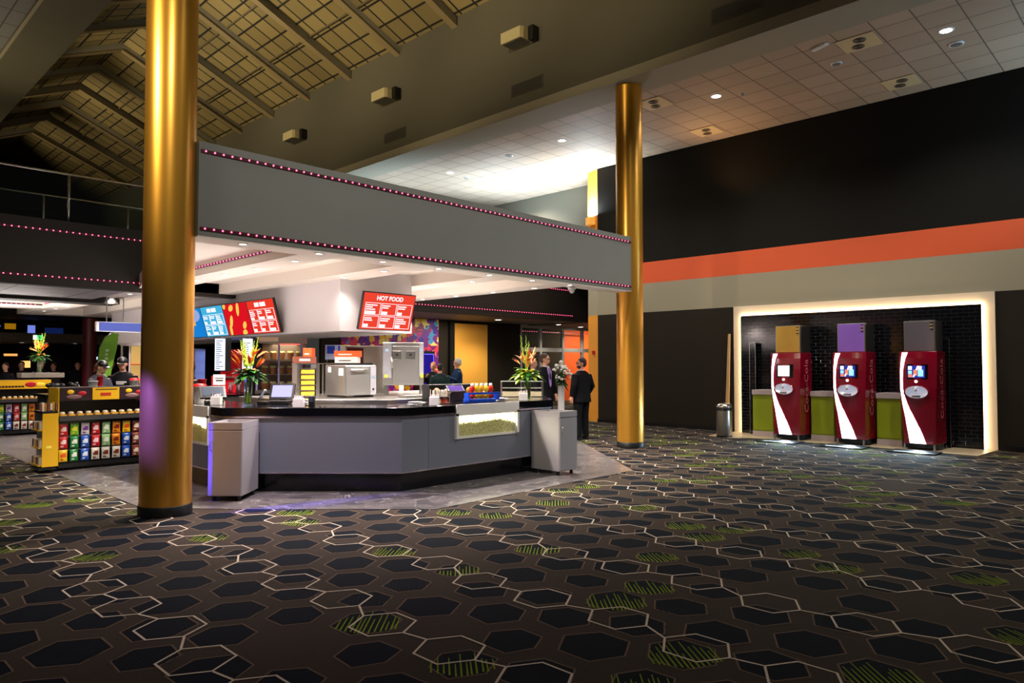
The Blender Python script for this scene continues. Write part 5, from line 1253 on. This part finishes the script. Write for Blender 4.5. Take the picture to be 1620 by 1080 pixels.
    if style == 'suit':
        q = MB(); yv = .133
        q.add([(-.035, .085, 1.47), (.035, .085, 1.47), (.045, yv, 1.36), (.022, yv + .008, 1.12), (0, yv + .008, 1.05), (-.022, yv + .008, 1.12), (-.045, yv, 1.36)], [tuple(range(7))[::-1]], 0)
        q.tube([(-.05, -.02, 1.475), (-.03, .07, 1.475), (0, .085, 1.46), (.03, .07, 1.475), (.05, -.02, 1.475), (.0, -.07, 1.49), (-.05, -.02, 1.475)], .012, 6)
        q.xf(LN).build('shirt', mat('shirt_%s' % ('lilac' if tie else 'white'), rgb(206, 196, 220) if tie else rgb(225, 222, 224), .6), t)
        if tie: MB().add([(-.014, .100, 1.45), (.014, .100, 1.45), (.018, yv + .012, 1.36), (.030, yv + .016, 1.10), (0, yv + .016, 1.04), (-.030, yv + .016, 1.10), (-.018, yv + .012, 1.36)], [tuple(range(7))[::-1]], 0).xf(LN).build('tie', mat('tie_lavender', rgb(*tie), .5), t)
    if logo: MB().cbox(0, .131, 1.30, .16, .006, .03).cbox(.02, .131, 1.265, .12, .006, .02).xf(LN).build('printed_lettering', M_whitep, t)
    tr = MB(); tr.loft([(0, 0, .80, .165, .118), (0, 0, .93, .160, .112), (0, 0, 1.0, .152, .108)], 18)
    for sx in (-1, 1): tr.tube([(sx * .085, 0, .90), (sx * .09, .01 + sx * fx * .5, .50), (sx * .095, -.02 + sx * fx, .10), (sx * .095, -.02 + sx * fx, .045)], [.096, .074, .062, .062], 12)
    tr.xf(LN).build('trousers', mat('cloth_%d_%d_%d' % tuple(bottom), rgb(*bottom), .85, spec=.15), t, remesh=(vox + .002) * s)
    for sx in (-1, 1):
        MB().loft([(sx * .10, .04 + sx * fx, 0, .046, .135), (sx * .10, .04 + sx * fx, .03, .048, .135), (sx * .10, .02 + sx * fx, .06, .042, .10), (sx * .10, -.02 + sx * fx, .085, .034, .05)], 14).xf(LN).build('shoe', M_black, t)
    return t
RD = math.radians
person('bearded man in a black suit seen from behind, standing right of the counter', 12.08, 9.62, RD(2), 1.76, (9, 10, 14), bw=1.27, bottom=(8, 9, 13), hair=(30, 24, 22), beard=True, glasses=True, vox=.010, skin=M_skin2, turn=.85, armL=((-.26, -.03, 1.15), (-.24, .02, .92)), armR=((.25, -.04, 1.13), (.22, .06, .92)))
person('man with glasses in dark suit and lavender tie facing the bearded man', 11.80, 10.42, RD(176), 1.86, (11, 11, 16), hair=(74, 50, 36), glasses=True, tie=(150, 120, 200), vox=.010, turn=.5)
person('balding man in dark suit half hidden behind the lime flower arrangement', 12.25, 11.2, RD(176), 1.76, (26, 26, 32), hair=(120, 90, 70), hairstyle='bald', vox=.012, turn=.6)
person('person in dark green jacket seen from behind, left of the white haired man', 12.22, 14.5, RD(-46), 1.64, (32, 50, 50), 'jacket', (28, 24, 24))
person('woman with short blonde hair in black facing the camera in the group of three', 12.80, 15.5, RD(120), 1.68, (24, 22, 26), 'jacket', (190, 130, 70), armR=((.24, .05, 1.18), (.10, .22, 1.32)))
person('white haired man in a navy jacket gesturing, in front of the yellow panel', 13.0, 14.7, RD(62), 1.78, (28, 50, 84), 'jacket', (200, 200, 204), armL=((-.22, .08, 1.16), (-.12, .30, 1.26)), armR=((.26, .02, 1.15), (.20, .22, 1.12)), glasses=True)
person('staff member with black cap, brown ponytail and grey shirt behind the serving table', 4.07, 14.72, RD(-150), 1.70, (60, 62, 74), 'tee', (120, 70, 34), 'tail', lean=.25, cap=True, armL=((-.22, .12, 1.16), (-.10, .34, 1.10)), armR=((.22, .12, 1.16), (.10, .34, 1.10)), z0=.008, head_down=.12)
person('staff member with black cap and white lettered black shirt behind the serving table', 4.66, 14.98, RD(150), 1.76, (18, 18, 22), 'tee', (40, 28, 24), lean=.2, cap=True, logo=True, armL=((-.24, .12, 1.14), (-.14, .36, 1.06)), armR=((.24, .12, 1.14), (.12, .36, 1.06)), z0=.008, head_down=.12)
person('short staff member with black cap partly behind the big gold column', 5.02, 14.45, RD(120), 1.58, (18, 18, 22), 'tee', (50, 34, 26), lean=.1, cap=True, logo=True, z0=.008, head_down=.05)
person('staff member in black at the counter, just right of the big gold column', 4.95, 12.6, RD(95), 1.68, (18, 18, 22), 'tee', (30, 24, 22), 'short', z0=.008)
for i, (x, y, c, hc, hs, lb) in enumerate(((4.45, 24.2, (18, 18, 22), (60, 40, 28), 'short', 'visitor in dark clothes at the extreme left edge of the picture'), (4.95, 24.8, (24, 20, 24), (30, 24, 20), 'long', 'long haired visitor in dark clothes among the far crowd, second from the left'),
        (5.35, 24.4, (16, 20, 26), (34, 26, 22), 'short', 'visitor in near black jacket in the far crowd, third from the left'), (5.85, 25.2, (26, 22, 22), (90, 60, 40), 'short', 'brown haired visitor in dark clothes behind the far flower vase'),
        (6.45, 25.0, (18, 18, 20), (30, 22, 20), 'long', 'visitor in black right of the far flower vase'), (7.6, 25.6, (20, 20, 24), (40, 30, 24), 'short', 'visitor in dark clothes beyond the dark red pillar'))):
    person(lb, x, y, RD(130 + 35 * (i % 3)), 1.66 + .04 * (i % 3), c, 'jacket', hc, hs, vox=.018, z0=.002 if i > 5 else .008, group='far crowd')

# white flower pedestal between the men
t = thing('flower_pedestal', 'white rose arrangement on a tall white pedestal between the two men in suits', 'flowers', (12.61, 10.64, .002))
MB().lathe(0, 0, [(.10, 0), (.10, .02), (.075, .03), (.075, 1.10), (.09, 1.12)], 24).build('pedestal', M_whitep, t)
R = random.Random(5); fo = MB(); rs = MB()
for k in range(70):
    a = R.uniform(0, 6.28); blade(fo, (0, 0, 1.16 + R.uniform(0, .25)), (math.cos(a), math.sin(a), R.uniform(-.6, 1.2)), R.uniform(.14, .30), .03, R.randrange(2), .3)
for k in range(34):
    a = R.uniform(0, 6.28); e = R.uniform(-.3, 1.3); r = R.uniform(.18, .24); rs.ball((r * math.cos(a) * math.cos(e), r * math.sin(a) * math.cos(e), 1.34 + r * 1.25 * math.sin(e)), (.038, .038, .032), 8, 6)
rs.ball((0, 0, 1.66), .05, 8, 6)
fo.build('foliage', [M_leaf, M_leafd], t); rs.build('white_blooms', M_whitep, t)

# ================================================================ far left background
struct(MB().box(-9, 15, 30, 30.2, 0, 3.3).build('wall_back_left', mat('far_wall_dark', rgb(34, 18, 20), .8, noise=.4, nscale=1.5)))
struct(MB().box(-9, 12, 24, 30, 3.2, 3.3).build('ceiling_far', M_mezz))
struct(MB().box(2.0, 12, 26.9, 27.1, 2.33, 2.62).build('trim_65', mat('far_band', rgb(96, 84, 66), .7)))
struct(MB().box(2.0, 12, 27.1, 29, 2.33, 2.37).build('ceiling_low', M_mezz))
t = thing('pillar', 'dark red round pillar in the far left hall', 'column', (6.55, 24.2, .008)); MB().lathe(0, 0, [(.19, 0), (.19, 3.0)], 28).build('shaft', mat('pillar_red', rgb(84, 14, 22), .4), t); MB().lathe(0, 0, [(.21, 0), (.21, .1)], 28).build('base', M_black, t)
t = thing('exit_sign', 'small green and white running man exit sign on the far grey band', 'sign', (5.78, 26.86, 2.41))
MB().box(-.13, .15, 0, .035, -.01, .15).build('box', M_whitep, t); MB().box(-.02, .14, -.006, 0, .0, .14).build('green_face', emit('exit_green', rgb(40, 200, 110), 1.6), t); MB().box(-.12, -.02, -.006, 0, .0, .14).build('white_face', emit('exit_white', (.9, 1, .9), 2), t)
MB().box(.02, .05, -.010, -.006, .03, .11).box(.05, .09, -.010, -.006, .06, .08).build('pictogram', M_whitep, t)
for i, x in enumerate((4.85, 5.5, 6.15, 7.0, 7.9)): downlight(x, 27.6, 2.329, 'far downlight below the grey band, %s from left' % NUM[i], .07, 'far hall downlights', 12)
for i, (x, y, z, w_, h, c, s_, lb) in enumerate(((5.62, 29.9, 2.95, .35, .22, (200, 140, 20), .5, 'blurred yellow lit sign in the far hall'), (6.25, 29.9, 2.85, .25, .34, (120, 140, 235), .9, 'blurred blue and white lit sign in the far hall'), (6.95, 29.9, 2.7, .6, .5, (20, 36, 90), .6, 'dim blue screen in the far hall'),
        (5.65, 29.9, 1.95, .42, .10, (250, 170, 90), 1.2, 'orange lit arch light in the far hall'), (6.1, 29.9, 1.62, .30, .26, (250, 200, 110), 1.3, 'warm lit doorway sign in the far hall'), (5.05, 29.9, 1.72, .35, .22, (220, 20, 26), .9, 'red lit panel in the far hall at left'),
        (8.35, 29.9, 1.85, .28, .12, (190, 225, 255), 1.8, 'white blue lit screen right of the red pillar'), (8.35, 29.9, 1.6, .28, .07, (150, 230, 240), 1.5, 'thin cyan lit strip under the white blue screen'), (5.05, 29.9, 2.95, .6, .08, (60, 110, 150), 1, 'thin blue light line high in the far hall'))):
    t = thing('light_sign', lb, 'sign', (x, y - .04, z), 0, 'blurred signs in the far hall'); t.location.y = 29.955; MB().box(-w_ / 2, w_ / 2, 0, .04, -h / 2, h / 2).build('housing', M_black, t); MB().box(-w_ / 2 + .01, w_ / 2 - .01, -.006, 0, -h / 2 + .01, h / 2 - .01).build('lit_face', emit('sign_%d' % i, rgb(*c), s_), t)
# hanging light box, feather flag, glass cabinet
t = thing('hanging_light_box', 'long blue light box hanging under the canopy left of the big column', 'sign', (4.53, 16.3, 2.30))
MB().box(0, 1.6, 0, .10, 0, .20).build('housing', M_whitep, t); MB().box(.05, 1.58, -.005, 0, .012, .19).build('lit_face', emit('lightbox_blue', rgb(110, 120, 205), .9), t)
for x in (.2, .52): MB().cyl(x, .05, .20, .74, .012, 8).build('hanger', M_steel, t)
t = thing('feather_flag', 'lime green curved feather flag behind the staff', 'flag', (4.82, 17.2, .006), FACE)
pts = [(0, .95), (-.02, 1.5), (.03, 1.95), (.14, 2.18), (.30, 2.29), (.44, 2.28), (.40, 1.95), (.30, 1.5), (.22, .98)]
MB().add([(x, 0, z) for x, z in pts] + [(x, .012, z) for x, z in pts], [tuple(range(9)), tuple(range(9, 18))[::-1]] + [(i, 9 + i, 9 + (i + 1) % 9, (i + 1) % 9) for i in range(9)]).build('flag', mat('flag_lime', rgb(120, 180, 50), .6), t)
MB().tube([(0, .006, 0), (-.025, .006, 1.5), (.03, .006, 1.97), (.15, .006, 2.2), (.32, .006, 2.31)], .010, 8).build('pole', M_black, t); MB().cyl(0, .006, 0, .03, .18, 20).build('base', M_black, t)
q = MB()
for k in range(7): q.box(.12 + .008 * k, .19 + .008 * k - .015 * (k % 2), -.003, 0, 1.35 + .09 * k, 1.40 + .09 * k)
q.build('printed_lettering', mat('flag_print', rgb(200, 220, 190), .6), t)
t = thing('glass_showcase', 'tall lit glass showcase with cream trim left of the big column', 'cabinet', (5.20, 16.9, .006), FACE)
for x in (-.02, .16, .42): MB().box(x, x + .03, 0, .03, .9, 2.02).build('post', M_bandgrey2, t)
MB().box(-.04, .5, 0, .4, 2.02, 2.08).build('top', M_bandgrey2, t); MB().box(-.02, .46, 0, .4, 0, .9).build('base', M_bandgrey2, t); MB().box(-.02, .46, .38, .4, .9, 2.02).build('back', mat('showcase_back', rgb(200, 180, 110), .5, emis=rgb(230, 200, 120), es=.6), t)
for z in (1.25, 1.6): MB().box(0, .44, .02, .38, z, z + .02).build('rack_shelf', M_redc, t)
MB().box(0, .44, .004, .01, .9, 2.02).build('glass_front', glass('thin_glass'), t)
flower_vase(4.56, 20.0, .0, 'far orange and green flower arrangement above the far snack rack', 15, .30, .66, False, 1.0).location = (4.30, 19.75, 1.42)
t = thing('menu_board_stand', 'low framed stand behind the far rack carrying the far flowers', 'stand', (3.95, 19.95, .006)); MB().box(-.02, .85, -.28, .2, 1.30, 1.41).build('top', mat('stand_grey', rgb(130, 124, 116), .5), t); MB().box(0, .82, -.02, .18, 0, 1.30).build('legs', M_black, t)
